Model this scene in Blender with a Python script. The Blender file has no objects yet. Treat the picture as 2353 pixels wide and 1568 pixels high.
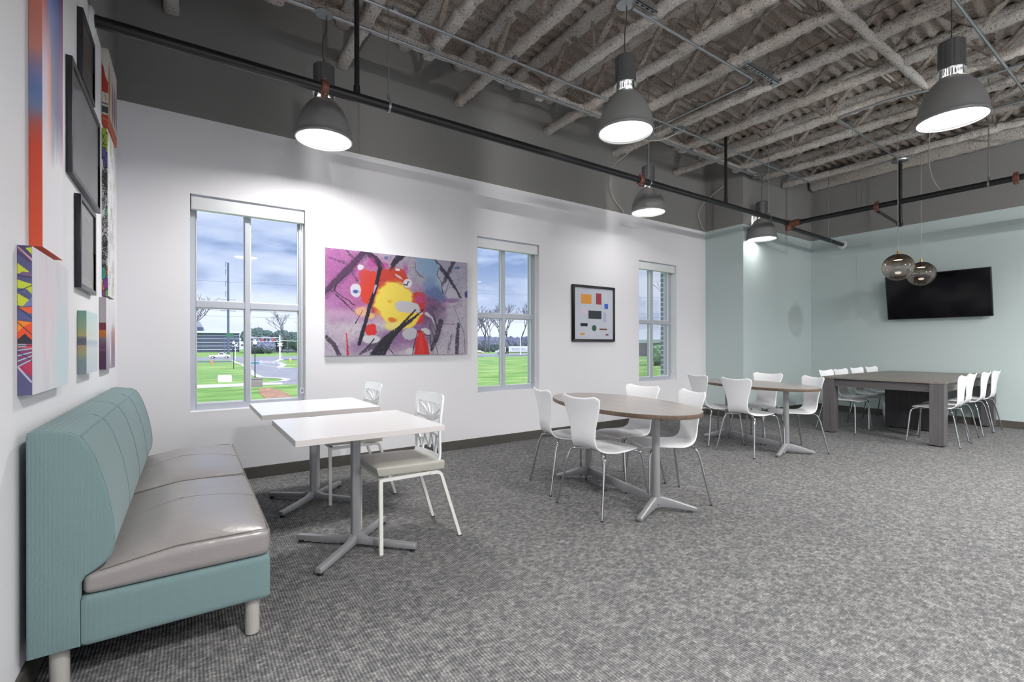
import bpy, bmesh, math, random
import numpy as np
from mathutils import Vector, Matrix, noise as mnoise
PI = math.pi
scene = bpy.context.scene
COL = scene.collection
random.seed(7)
XL, XF, D, YB, XA, ZB, ZD = -0.474, 9.7064, 4.8465, 4.1729, 7.3739, 3.155, 4.45
YK = -4.6

# ------------------------------------------------------------------ materials
MATS = {}
def srgb(r, g, b):
    f = lambda c: (c / 255.0) / 12.92 if c / 255.0 <= 0.04045 else ((c / 255.0 + 0.055) / 1.055) ** 2.4
    return (f(r), f(g), f(b), 1.0)

class NT:
    def __init__(s, name):
        s.m = bpy.data.materials.new(name); s.m.use_nodes = True
        s.t = s.m.node_tree; s.n = s.t.nodes; s.l = s.t.links
        s.p = s.n.get('Principled BSDF'); s.o = s.n.get('Material Output')
    def node(s, typ, **kw):
        n = s.n.new(typ)
        for k, v in kw.items():
            if hasattr(n, k): setattr(n, k, v)
        return n
    def link(s, a, b): s.l.new(a, b)
    def val(s, sock, v): sock.default_value = v
    def pos(s):
        return s.node('ShaderNodeNewGeometry').outputs['Position']
    def obj(s):
        return s.node('ShaderNodeTexCoord').outputs['Object']
    def mapping(s, vec, scale=(1, 1, 1), rot=(0, 0, 0), loc=(0, 0, 0)):
        m = s.node('ShaderNodeMapping'); s.link(vec, m.inputs['Vector'])
        m.inputs['Scale'].default_value = scale; m.inputs['Rotation'].default_value = rot; m.inputs['Location'].default_value = loc
        return m.outputs[0]
    def noise(s, vec, scale, detail=2, rough=.5, dist=0):
        n = s.node('ShaderNodeTexNoise'); s.link(vec, n.inputs['Vector'])
        n.inputs['Scale'].default_value = scale; n.inputs['Detail'].default_value = detail
        n.inputs['Roughness'].default_value = rough; n.inputs['Distortion'].default_value = dist
        return n.outputs['Fac']
    def ramp(s, fac, stops):
        r = s.node('ShaderNodeValToRGB'); s.link(fac, r.inputs[0])
        e = r.color_ramp.elements
        while len(e) < len(stops): e.new(.5)
        for i, (p, c) in enumerate(stops):
            e[i].position = p; e[i].color = c if len(c) == 4 else (*c, 1)
        return r.outputs[0]
    def math(s, op, a, b=None, clamp=False):
        m = s.node('ShaderNodeMath', operation=op); m.use_clamp = clamp
        for i, v in enumerate((a, b)):
            if v is None: continue
            if isinstance(v, (int, float)): m.inputs[i].default_value = v
            else: s.link(v, m.inputs[i])
        return m.outputs[0]
    def mix(s, fac, a, b):
        m = s.node('ShaderNodeMix', data_type='RGBA')
        for sock, v in ((m.inputs[0], fac), (m.inputs[6], a), (m.inputs[7], b)):
            if isinstance(v, (int, float)): sock.default_value = v
            elif isinstance(v, tuple): sock.default_value = v
            else: s.link(v, sock)
        return m.outputs[2]
    def bump(s, h, strength, dist=.01):
        b = s.node('ShaderNodeBump'); s.link(h, b.inputs['Height'])
        b.inputs['Strength'].default_value = strength; b.inputs['Distance'].default_value = dist
        s.link(b.outputs[0], s.p.inputs['Normal'])
    def base(s, c, rough=.5, metal=0, spec=None):
        if isinstance(c, tuple): s.p.inputs['Base Color'].default_value = c
        else: s.link(c, s.p.inputs['Base Color'])
        s.p.inputs['Roughness'].default_value = rough; s.p.inputs['Metallic'].default_value = metal
        if spec is not None: s.p.inputs['Specular IOR Level'].default_value = spec

def plain(name, c, rough=.5, metal=0, spec=None, nz=None, nsc=40, bump=0):
    t = NT(name)
    if nz:
        f = t.noise(t.pos(), nsc, 3)
        c2 = tuple(x * (1 - nz) for x in c[:3]) + (1,)
        t.base(t.mix(f, c, c2), rough, metal, spec)
        if bump: t.bump(f, bump, .002)
    else: t.base(c, rough, metal, spec)
    MATS[name] = t.m; return t.m

def wallpaint(name, c):
    t = NT(name); f = t.noise(t.pos(), 220, 3, .6); g = t.noise(t.pos(), 1.3, 2)
    c2 = tuple(x * .965 for x in c[:3]) + (1,)
    t.base(t.mix(g, c, c2), .75, 0, .3); t.bump(f, .12, .002); MATS[name] = t.m; return t.m
M_white = wallpaint('white_wall_paint', srgb(231, 230, 233))
M_mint = wallpaint('mint_wall_paint', srgb(190, 204, 203))
M_grey = wallpaint('grey_wall_paint', srgb(130, 129, 128))
M_bb = plain('dark_vinyl_base', srgb(82, 79, 74), .5, nz=.06, nsc=20)

def carpet():
    t = NT('ribbed_loop_carpet'); P = t.pos()
    sep = t.node('ShaderNodeSeparateXYZ'); t.link(P, sep.inputs[0])
    pitch = .0125
    jig = t.noise(t.mapping(P, (1, 1, 1)), 26, 2)
    x = t.math('ADD', sep.outputs[0], t.math('MULTIPLY', jig, .002))
    rib = t.math('SINE', t.math('MULTIPLY', x, 2 * PI / pitch))
    rib01 = t.math('ADD', t.math('MULTIPLY', rib, .5), .5)
    # tuft speckle
    v = t.node('ShaderNodeTexVoronoi', feature='F1'); t.link(t.mapping(P, (1 / pitch, 1 / .006, 1)), v.inputs['Vector']); v.inputs['Scale'].default_value = 1
    sc = t.node('ShaderNodeSeparateColor'); t.link(v.outputs['Color'], sc.inputs[0]); tuft = sc.outputs[0]
    # rectangular woven blocks, two sizes
    def blocks(sx, sy, off):
        w = t.node('ShaderNodeTexVoronoi', feature='F1', distance='CHEBYCHEV'); t.link(t.mapping(P, (1 / sx, 1 / sy, 1), loc=(off, off, 0)), w.inputs['Vector'])
        w.inputs['Scale'].default_value = 1; w.inputs['Randomness'].default_value = .6
        s2 = t.node('ShaderNodeSeparateColor'); t.link(w.outputs['Color'], s2.inputs[0]); return s2.outputs[0]
    b1 = blocks(.03, .024, 3.1); b2 = blocks(.034, .012, 8.7); b3 = blocks(.0125, .05, 1.3)
    we = t.node('ShaderNodeTexVoronoi', feature='F1', distance='CHEBYCHEV'); t.link(t.mapping(P, (1 / .038, 1 / .027, 1), loc=(.3, .7, 0)), we.inputs['Vector'])
    we.inputs['Scale'].default_value = 1; we.inputs['Randomness'].default_value = .7
    edge = t.ramp(we.outputs['Distance'], [(.30, (0, 0, 0)), (.46, (1, 1, 1))])
    blk = t.math('ADD', t.math('MULTIPLY', b1, .45), t.math('ADD', t.math('MULTIPLY', b2, .3), t.math('MULTIPLY', b3, .25)))
    contrast = t.ramp(blk, [(.28, (.0, 0, 0)), (.5, (.5, .5, .5)), (.72, (1, 1, 1))])
    # light yarn strength
    light = t.math('ADD', t.math('ADD', t.math('MULTIPLY', contrast, .12), t.math('MULTIPLY', edge, .30)), t.math('MULTIPLY', tuft, .5))
    groove = t.math('MULTIPLY', rib01, t.math('SUBTRACT', 1.15, t.math('MULTIPLY', contrast, .55)))
    colr = t.ramp(light, [(.08, srgb(98, 98, 99)), (.40, srgb(116, 116, 116)), (.7, srgb(142, 141, 139)), (.95, srgb(172, 170, 167))])
    big = t.noise(P, .9, 2)
    colr = t.mix(t.math('MULTIPLY', groove, .6), colr, srgb(58, 58, 62))
    colr = t.mix(t.math('MULTIPLY', big, .12), colr, srgb(96, 98, 108))
    t.base(colr, .95, 0, .12)
    h = t.math('ADD', t.math('MULTIPLY', t.math('SUBTRACT', 1, rib01), .7), t.math('MULTIPLY', tuft, .3))
    t.bump(h, .5, .004); MATS['carpet'] = t.m; return t.m
M_carpet = carpet()

def popcorn(name, c1, c2):
    t = NT(name); P = t.pos()
    a = t.noise(P, 42, 5, .7); b = t.noise(P, 62, 3, .7); c = t.noise(P, 1.7, 3); d = t.noise(P, 170, 2, .6)
    col = t.mix(t.ramp(c, [(.35, (0, 0, 0)), (.65, (1, 1, 1))]), c1, c2)
    pits = t.ramp(b, [(.36, (1, 1, 1)), (.43, (0, 0, 0))])
    col = t.mix(t.math('MULTIPLY', pits, .8), col, srgb(84, 74, 66))
    col = t.mix(t.math('MULTIPLY', t.ramp(d, [(.35, (1, 1, 1)), (.5, (0, 0, 0))]), .35), col, srgb(120, 110, 102))
    t.base(col, 1, 0, .05)
    t.bump(t.math('ADD', a, t.math('MULTIPLY', b, .6)), 1.0, .035); MATS['popcorn'] = t.m; return t.m
M_pop = popcorn('sprayed_fireproofing', srgb(240, 237, 232), srgb(222, 213, 204))
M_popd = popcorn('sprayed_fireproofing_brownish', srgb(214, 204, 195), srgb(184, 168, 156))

def weave(name, c1, c2):
    t = NT(name); sp = t.node('ShaderNodeSeparateXYZ'); t.link(t.obj(), sp.inputs[0]); k = 2 * PI / .0062
    u = t.math('ADD', t.math('ADD', sp.outputs[0], sp.outputs[1]), t.math('MULTIPLY', t.noise(t.obj(), 60, 2), .004))
    h = t.math('MULTIPLY', t.math('SINE', t.math('MULTIPLY', t.math('ADD', u, sp.outputs[2]), k)), t.math('SINE', t.math('MULTIPLY', t.math('SUBTRACT', u, sp.outputs[2]), k)))
    d = t.math('ADD', t.math('MULTIPLY', h, .5), .5); n = t.noise(t.obj(), 5, 2)
    col = t.mix(d, c2, c1); col = t.mix(t.math('MULTIPLY', n, .15), col, c2)
    t.base(col, .8, 0, .25); t.bump(d, .4, .0015)
    t.p.inputs['Sheen Weight'].default_value = .2; t.p.inputs['Sheen Roughness'].default_value = .4
    MATS[name] = t.m; return t.m
M_teal = weave('teal_upholstery', srgb(122, 146, 147), srgb(107, 130, 131))
def vinyl(name, c):
    t = NT(name); P = t.obj(); n = t.noise(P, 9, 3, .5, .6); f = t.noise(P, 320, 2)
    t.base(t.mix(t.math('MULTIPLY', n, .3), c, tuple(x * .86 for x in c[:3]) + (1,)), .3, 0, .6)
    t.bump(t.math('ADD', t.math('MULTIPLY', n, 1.2), t.math('MULTIPLY', f, .05)), .25, .012); MATS[name] = t.m; return t.m
M_taupe = vinyl('taupe_vinyl', srgb(144, 139, 138))
M_beige = vinyl('beige_vinyl', srgb(180, 178, 168))
M_stitch = plain('seam_stitch', srgb(120, 114, 110), .7)
M_tealseam = plain('teal_seam', srgb(122, 146, 149), .8)
M_silver = plain('silver_painted_metal', srgb(160, 161, 163), .45, .4, nz=.05, nsc=3)
M_satin = plain('satin_grey_leg', srgb(186, 183, 178), .4, .2)
M_chrome = plain('chrome', (.58, .58, .59, 1), .09, 1)
M_black = plain('black_rubber', (.012, .012, .013, 1), .6)
M_blackpipe = plain('black_painted_pipe', (.012, .012, .014, 1), .33, 0, .5, nz=.3, nsc=30)
M_copper = plain('red_primer_coupling', srgb(122, 74, 62), .45, .15, nz=.35, nsc=60, bump=.3)
M_galv = plain('galvanised_steel', srgb(165, 170, 174), .35, .8, nz=.15, nsc=25)
M_steelwire = plain('steel_wire', srgb(170, 170, 168), .4, .6)
M_shell = plain('white_lacquered_plywood', srgb(244, 245, 247), .32, 0, .5)
M_gloss = plain('glossy_white_lacquer', srgb(232, 234, 236), .12, 0, .55)
M_frame = plain('white_powder_coat', srgb(222, 221, 216), .4)
M_table = plain('white_laminate', srgb(226, 226, 228), .28, 0, .45)
M_tedge = plain('white_laminate_edge', srgb(205, 200, 198), .45)
M_alu = plain('window_aluminium', srgb(186, 191, 200), .4, .25)
M_valance = plain('white_valance', srgb(226, 228, 230), .45)
M_shade = plain('grey_lamp_shade', srgb(136, 136, 136), .4, .1, nz=.08, nsc=6)
M_cyl = plain('dark_lamp_housing', srgb(92, 92, 94), .42, .3)
M_brass = plain('brass', srgb(176, 146, 98), .3, .9)
M_tv = plain('tv_screen_glass', (.002, .002, .004, 1), .1, 0, .3)
M_tvb = plain('tv_bezel', (.006, .006, .007, 1), .3)
M_dframe = plain('dark_picture_frame', srgb(52, 52, 55), .4, nz=.4, nsc=60)
M_bframe = plain('black_picture_frame', srgb(30, 33, 40), .3)
M_cord = plain('grey_cord', srgb(58, 56, 54), .6)
M_cable = plain('pale_cable', srgb(172, 168, 160), .6)
M_plate = plain('mat_board', srgb(205, 203, 203), .7)

def emis(name, c, s):
    t = NT(name); t.base((0, 0, 0, 1), .5); t.p.inputs['Emission Color'].default_value = c
    t.p.inputs['Emission Strength'].default_value = s; return t.m
M_glow = emis('lamp_diffuser', (1, .995, .985, 1), 2.6)
M_glow2 = emis('globe_led', (1, .93, .85, 1), 6)

def wood(name, c1, c2, axis, scale=1.0, rough=.42):
    t = NT(name); P = t.obj()
    s = [38, 38, 38]; s[axis] = 1.6
    n = t.noise(t.mapping(P, tuple(x * scale for x in s)), 1, 5, .6); f = t.noise(t.mapping(P, tuple(x * scale * 5 for x in s)), 1, 3, .7)
    fac = t.math('ADD', t.math('MULTIPLY', n, .6), t.math('MULTIPLY', f, .4))
    t.base(t.ramp(fac, [(.32, c2), (.66, c1)]), rough, 0, .45); t.bump(f, .08, .001); return t.m
M_oval = wood('oval_laminate', srgb(172, 166, 162), srgb(138, 131, 127), 1, 1, .3)
M_ovale = wood('oval_edge', srgb(112, 94, 80), srgb(84, 70, 60), 2, .5)
M_big = wood('grey_wood_x', srgb(136, 130, 124), srgb(108, 103, 99), 0)
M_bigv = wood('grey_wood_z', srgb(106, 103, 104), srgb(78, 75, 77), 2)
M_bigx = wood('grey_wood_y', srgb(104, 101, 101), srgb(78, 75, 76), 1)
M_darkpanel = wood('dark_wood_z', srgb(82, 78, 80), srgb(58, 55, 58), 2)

def glass(name, tint=(1, 1, 1, 1), refl=.06, rough=.0):
    t = NT(name); t.n.remove(t.p)
    tr = t.node('ShaderNodeBsdfTransparent'); tr.inputs[0].default_value = tint
    gl = t.node('ShaderNodeBsdfGlossy'); gl.inputs['Roughness'].default_value = rough
    fr = t.node('ShaderNodeLayerWeight'); fr.inputs[0].default_value = .25
    mx = t.node('ShaderNodeMixShader')
    f = t.math('ADD', t.math('MULTIPLY', fr.outputs['Fresnel'], .35), refl, clamp=True)
    t.link(f, mx.inputs[0]); t.link(tr.outputs[0], mx.inputs[1]); t.link(gl.outputs[0], mx.inputs[2]); t.link(mx.outputs[0], t.o.inputs[0])
    return t.m
M_pane = glass('window_glass', (.97, .985, 1, 1), .015)
M_picglass = glass('picture_glass', (.9, .9, .9, 1), .05, .12)
def globeglass():
    t = NT('smoked_globe_glass'); t.n.remove(t.p)
    sp = t.node('ShaderNodeSeparateXYZ'); t.link(t.obj(), sp.inputs[0])
    g = t.ramp(t.math('ADD', t.math('MULTIPLY', sp.outputs[2], 2.8), .5), [(.1, srgb(236, 232, 228)), (.55, srgb(216, 210, 204)), (.8, srgb(150, 134, 122)), (.98, srgb(60, 50, 44))])
    tr = t.node('ShaderNodeBsdfTransparent'); t.link(g, tr.inputs[0])
    gl = t.node('ShaderNodeBsdfGlossy'); gl.inputs['Roughness'].default_value = .02; gl.inputs[0].default_value = (.9, .85, .82, 1)
    lw = t.node('ShaderNodeLayerWeight'); lw.inputs[0].default_value = .35
    mx = t.node('ShaderNodeMixShader'); t.link(t.math('ADD', t.math('MULTIPLY', lw.outputs['Fresnel'], .5), .1, clamp=True), mx.inputs[0])
    t.link(tr.outputs[0], mx.inputs[1]); t.link(gl.outputs[0], mx.inputs[2]); t.link(mx.outputs[0], t.o.inputs[0]); return t.m
M_globe = globeglass()
def attrmat(name, rough):
    t = NT(name); a = t.node('ShaderNodeAttribute'); a.attribute_name = 'Col'
    t.base(a.outputs['Color'], rough, 0, .4); f = t.noise(t.pos(), 700, 1); t.bump(f, .1, .001); return t.m
M_print = attrmat('painted_canvas', .55)

# ------------------------------------------------------------------ mesh helpers
class MB:
    def __init__(s): s.v = []; s.f = []; s.mi = []; s.cur = 0
    def add(s, vs, fs):
        o = len(s.v); s.v += [tuple(p) for p in vs]; s.f += [tuple(i + o for i in f) for f in fs]; s.mi += [s.cur] * len(fs); return s
    def box(s, x0, x1, y0, y1, z0, z1):
        v = [(x, y, z) for x in (x0, x1) for y in (y0, y1) for z in (z0, z1)]
        return s.add(v, [(0, 1, 3, 2), (4, 6, 7, 5), (0, 4, 5, 1), (2, 3, 7, 6), (0, 2, 6, 4), (1, 5, 7, 3)])
    def obox(s, c, ax, ay, az):
        c, ax, ay, az = map(Vector, (c, ax, ay, az))
        v = [c + ax * i + ay * j + az * k for i in (-1, 1) for j in (-1, 1) for k in (-1, 1)]
        return s.add(v, [(0, 1, 3, 2), (4, 6, 7, 5), (0, 4, 5, 1), (2, 3, 7, 6), (0, 2, 6, 4), (1, 5, 7, 3)])
    def tube(s, pts, r, n=8, cap=True, flat=1.0, square=False):
        pts = [Vector(p) for p in pts]; rs = r if isinstance(r, (list, tuple)) else [r] * len(pts)
        rings = []; up = None
        for i, p in enumerate(pts):
            t = (pts[min(i + 1, len(pts) - 1)] - pts[max(i - 1, 0)])
            if t.length < 1e-9: t = Vector((0, 0, 1))
            t.normalize()
            if up is None:
                a = Vector((0, 0, 1)) if abs(t.z) < .9 else Vector((1, 0, 0)); up = t.cross(a).normalized()
            else: up = (up - t * up.dot(t)).normalized()
            w = t.cross(up); off = PI / 4 if square else 0; k = math.sqrt(2) if square else 1
            rings.append([p + (up * math.cos(2 * PI * j / n + off) * k + w * math.sin(2 * PI * j / n + off) * flat * k) * rs[i] for j in range(n)])
        vs = [q for ring in rings for q in ring]; fs = []
        for i in range(len(pts) - 1):
            for j in range(n):
                fs.append((i * n + j, i * n + (j + 1) % n, (i + 1) * n + (j + 1) % n, (i + 1) * n + j))
        if cap: fs.append(tuple(range(n - 1, -1, -1))); fs.append(tuple((len(pts) - 1) * n + j for j in range(n)))
        return s.add(vs, fs)
    def lathe(s, prof, n=32, c=(0, 0, 0), capb=False, capt=False):
        vs = [(c[0] + r * math.cos(2 * PI * j / n), c[1] + r * math.sin(2 * PI * j / n), c[2] + z) for r, z in prof for j in range(n)]; fs = []
        for i in range(len(prof) - 1):
            for j in range(n): fs.append((i * n + j, i * n + (j + 1) % n, (i + 1) * n + (j + 1) % n, (i + 1) * n + j))
        if capb: fs.append(tuple(range(n - 1, -1, -1)))
        if capt: fs.append(tuple((len(prof) - 1) * n + j for j in range(n)))
        return s.add(vs, fs)
    def cyl(s, c, r, z0, z1, n=24): return s.lathe([(r, z0), (r, z1)], n, (c[0], c[1], 0), True, True)
    def prism(s, poly, z0, z1, axis=2):
        def P(a, b, c): return (a, b, c) if axis == 2 else ((a, c, b) if axis == 1 else (c, a, b))
        n = len(poly); vs = [P(a, b, z0) for a, b in poly] + [P(a, b, z1) for a, b in poly]
        fs = [tuple(range(n - 1, -1, -1)), tuple(range(n, 2 * n))] + [(i, (i + 1) % n, n + (i + 1) % n, n + i) for i in range(n)]
        return s.add(vs, fs)
    def grid(s, fn, nu, nv, closev=False):
        vs = [fn(i / (nu - 1), j / (nv - 1)) for i in range(nu) for j in range(nv)]
        fs = [(i * nv + j, i * nv + j + 1, (i + 1) * nv + j + 1, (i + 1) * nv + j) for i in range(nu - 1) for j in range(nv - 1)]
        return s.add(vs, fs)
    def sphere(s, c, r, n=16, m=10, sz=1):
        prof = [(max(1e-4, r * math.sin(PI * i / m)), -r * sz * math.cos(PI * i / m)) for i in range(m + 1)]
        return s.lathe(prof, n, c)

def build(name, mb, mat, parent=None, bevel=0, smooth=35, solid=0, subsurf=0, seg=2, label=None):
    me = bpy.data.meshes.new(name); me.from_pydata(mb.v, [], mb.f)
    mats = mat if isinstance(mat, (list, tuple)) else [mat]
    for m in mats: me.materials.append(m)
    if len(mats) > 1: me.polygons.foreach_set('material_index', mb.mi)
    me.validate()
    bm = bmesh.new(); bm.from_mesh(me)
    bmesh.ops.remove_doubles(bm, verts=bm.verts, dist=1e-6)
    bmesh.ops.recalc_face_normals(bm, faces=bm.faces)
    ng = [f for f in bm.faces if len(f.verts) > 6]
    if ng and not bevel: bmesh.ops.triangulate(bm, faces=ng, ngon_method='EAR_CLIP')
    if bevel:
        es = [e for e in bm.edges if len(e.link_faces) == 2 and e.calc_face_angle(0) > math.radians(50)]
        bmesh.ops.bevel(bm, geom=es, offset=bevel, segments=seg, affect='EDGES', profile=.5, clamp_overlap=True)
    bm.to_mesh(me); bm.free()
    if smooth:
        me.polygons.foreach_set('use_smooth', [True] * len(me.polygons))
        me.set_sharp_from_angle(angle=math.radians(smooth))
    o = bpy.data.objects.new(name, me); COL.objects.link(o)
    if parent is not None: o.parent = parent
    if solid:
        md = o.modifiers.new('Solidify', 'SOLIDIFY'); md.thickness = solid; md.offset = 0
    if subsurf:
        md = o.modifiers.new('Subdivision', 'SUBSURF'); md.levels = subsurf; md.render_levels = subsurf
    if label: o['label'] = label
    return o
def tag(o, label, cat, group=None, kind=None):
    o['label'] = label; o['category'] = cat
    if group: o['group'] = group
    if kind: o['kind'] = kind
    return o
def thing(name, label, cat, loc=(0, 0, 0), rz=0, group=None):
    o = bpy.data.objects.new(name, None); COL.objects.link(o); o.empty_display_size = .1
    o.location = loc; o.rotation_euler = (0, 0, rz); return tag(o, label, cat, group)
def struct(o): o['kind'] = 'structure'; return o
def dup(root, loc, rz=None, label=None, group=None):
    kids = {}
    for o in list(COL.objects):
        if o.parent is not None: kids.setdefault(o.parent.name, []).append(o)
    def rec(o, par):
        c = o.copy(); COL.objects.link(c); c.parent = par
        for k in kids.get(o.name, []): rec(k, c)
        return c
    r = rec(root, None); r.location = loc
    if rz is not None: r.rotation_euler = (0, 0, rz)
    if label: r['label'] = label
    if group: r['group'] = group
    return r
def smoothpath(pts, k=6):
    pts = [Vector(p) for p in pts]; out = [pts[0]]
    for i in range(1, len(pts) - 1):
        a, b, c = pts[i - 1], pts[i], pts[i + 1]
        r = min((a - b).length, (c - b).length) * .45
        p0 = b + (a - b).normalized() * r; p2 = b + (c - b).normalized() * r
        for j in range(k + 1):
            t = j / k; out.append(p0 * (1 - t) ** 2 + b * 2 * t * (1 - t) + p2 * t * t)
    out.append(pts[-1]); return out
def bendpath(pts, rad, k=6):
    pts = [Vector(p) for p in pts]; out = [pts[0]]
    for i in range(1, len(pts) - 1):
        a, b, c = pts[i - 1], pts[i], pts[i + 1]
        r = min(rad, (a - b).length * .48, (c - b).length * .48)
        p0 = b + (a - b).normalized() * r; p2 = b + (c - b).normalized() * r
        for j in range(k + 1):
            t = j / k; out.append(p0 * (1 - t) ** 2 + b * 2 * t * (1 - t) + p2 * t * t)
    out.append(pts[-1]); return out
def lerp_tab(tab, x):
    if x <= tab[0][0]: return tab[0][1]
    for (a, va), (b, vb) in zip(tab, tab[1:]):
        if x <= b: return va + (vb - va) * (x - a) / (b - a)
    return tab[-1][1]
# ------------------------------------------------------------------ room shell
WIN = [(.0053, .9177), (2.8204, 3.743), (5.6589, 6.5719)]
WB, WT = .6365, 2.498
WTH = .26
w = MB(); xs = -.75
w.cur = 0
for x0, x1 in WIN:
    w.box(xs, x0, D, D + WTH, 0, ZB); w.box(x0, x1, D, D + WTH, 0, WB); w.box(x0, x1, D, D + WTH, WT, ZB); xs = x1
w.box(xs, XF + .2, D, D + WTH, 0, ZB); w.cur = 1; w.box(-.75, XF + .2, D, D + WTH, ZB, 4.62)
struct(build('wall_window', w, [M_white, M_grey], smooth=0))
w = MB(); w.box(XL - .2, XL, YK, D, 0, ZB); w.cur = 1; w.box(XL - .2, XL, YK, D, ZB, 4.62)
struct(build('wall_left', w, [M_white, M_grey], smooth=0))
w = MB(); w.box(XF, XF + .2, YK, D, 0, ZB); w.cur = 1; w.box(XF, XF + .2, YK, D, ZB, 4.62)
struct(build('wall_far', w, [M_mint, M_grey], smooth=0))
ADDED_WIN = [(.2, 2.9), (3.5, 6.2), (6.8, 9.5)]  # unseen rear windows added so daylight fills the room
w = MB(); xs = XL - .2
for x0, x1 in ADDED_WIN:
    w.cur = 0; w.box(xs, x0, YK - .2, YK, 0, ZB); w.box(x0, x1, YK - .2, YK, 0, .25); w.box(x0, x1, YK - .2, YK, 3.0, ZB); xs = x1
w.box(xs, XF + .2, YK - .2, YK, 0, ZB); w.cur = 1; w.box(XL - .2, XF + .2, YK - .2, YK, ZB, 4.62)
struct(build('wall_behind', w, [M_white, M_grey], smooth=0))
for i, (x0, x1) in enumerate(ADDED_WIN):
    m = MB(); m.box(x0, x1, YK - .12, YK - .06, .25, .31); m.box(x0, x1, YK - .12, YK - .06, 2.94, 3.0); m.box(x0, x0 + .06, YK - .12, YK - .06, .31, 2.94); m.box(x1 - .06, x1, YK - .12, YK - .06, .31, 2.94); m.box((x0 + x1) / 2 - .03, (x0 + x1) / 2 + .03, YK - .12, YK - .06, .31, 2.94)
    f = struct(build('window_%d' % (i + 4), m, M_alu, smooth=0))
    m = MB(); m.box(x0, x1, YK - .095, YK - .09, .31, 2.94); build('pane', m, M_pane, f, smooth=0)
w = MB(); w.box(XA, XF, YB, D, 0, ZB); w.cur = 1; w.box(XA, XF, YB, D, ZB, 4.5)
struct(build('wall_corner', w, [M_mint, M_grey], smooth=0))
w = MB(); w.box(XL - .2, XF + .2, YK - .2, D + WTH, -.12, 0)
struct(build('floor', w, M_carpet, smooth=0))
bbt = .012
def bb(name, *b):
    m = MB(); m.box(*b); return struct(build(name, m, M_bb, bevel=.002, smooth=0))
bb('baseboard_window', XL, XA, D - bbt, D, 0, .1034)
bb('baseboard_left', XL, XL + bbt, YK, D, 0, .1034)
bb('baseboard_far', XF - bbt, XF, YK, YB, 0, .1034)
bb('baseboard_corner', XA - bbt, XF - bbt, YB - bbt, YB, 0, .1034)
bb('baseboard_return', XA - bbt, XA, YB, D - bbt, 0, .1034)
bb('baseboard_behind', XL, XF, YK, YK + bbt, 0, .1034)

# ------------------------------------------------------------------ ceiling deck, sprayed
def nz(p, f): return mnoise.noise(Vector(p) * f)
def deckz(x, y):
    c = math.sin(2 * PI * y / .125 + .8 * nz((x, y, 9), 2))
    return ZD + .022 * max(-.8, min(.8, c * 1.3)) + .016 * nz((x, y, 0), 6) + .016 * nz((x, y, 5), 21)
m = MB()
NX, NY = 230, 620
ys = [YK + (D - YK) * j / (NY - 1) for j in range(NY)]
m.grid(lambda u, v: (XL - .1 + (XF - XL + .2) * u, YK + (D - YK + .05) * v, deckz(XL - .1 + (XF - XL + .2) * u, YK + (D - YK + .05) * v)), NX, NY)
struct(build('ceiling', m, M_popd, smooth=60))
m = MB(); m.box(XL - .3, XF + .3, YK - .3, D + WTH + .1, 4.6, 4.75)
struct(build('trim_1', m, M_grey, smooth=0))   # roof slab over the deck

def lumpy(mb, p0, p1, wd, ht, step=.035, amp=.012, seed=0, n=10, power=.55):
    p0, p1 = Vector(p0), Vector(p1); L = (p1 - p0).length; t = (p1 - p0) / L
    k = max(2, int(L / step)); up = Vector((0, 0, 1))
    if abs(t.z) > .95: up = Vector((1, 0, 0))
    sd = t.cross(up).normalized(); up = sd.cross(t).normalized()
    vs = []
    for i in range(k + 1):
        c = p0 + t * (L * i / k); e = 1.0
        if i == 0 or i == k: e = .72
        for j in range(n):
            a = 2 * PI * j / n
            ca, sa = math.cos(a), math.sin(a)
            q = c + sd * (wd / 2 * math.copysign(abs(ca) ** power, ca) * e) + up * (ht / 2 * math.copysign(abs(sa) ** power, sa) * e)
            d = (q - c).normalized()
            a1 = .8 * mnoise.noise(q * 9 + Vector((seed, 0, 0))) + .9 * mnoise.noise(q * 31)
            vs.append(q + d * amp * a1)
    fs = [(i * n + j, i * n + (j + 1) % n, (i + 1) * n + (j + 1) % n, (i + 1) * n + j) for i in range(k) for j in range(n)]
    fs += [tuple(range(n - 1, -1, -1)), tuple(k * n + j for j in range(n))]
    mb.add(vs, fs)
JX = [-.12, .58, 1.26, 1.9, 2.56, 3.25, 3.86, 4.47, 5.14, 5.82, 6.52, 7.2, 7.93, 8.62]
words = ['first', 'second', 'third', 'fourth', 'fifth', 'sixth', 'seventh', 'eighth', 'ninth', 'tenth', 'eleventh', 'twelfth', 'thirteenth', 'last']
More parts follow.
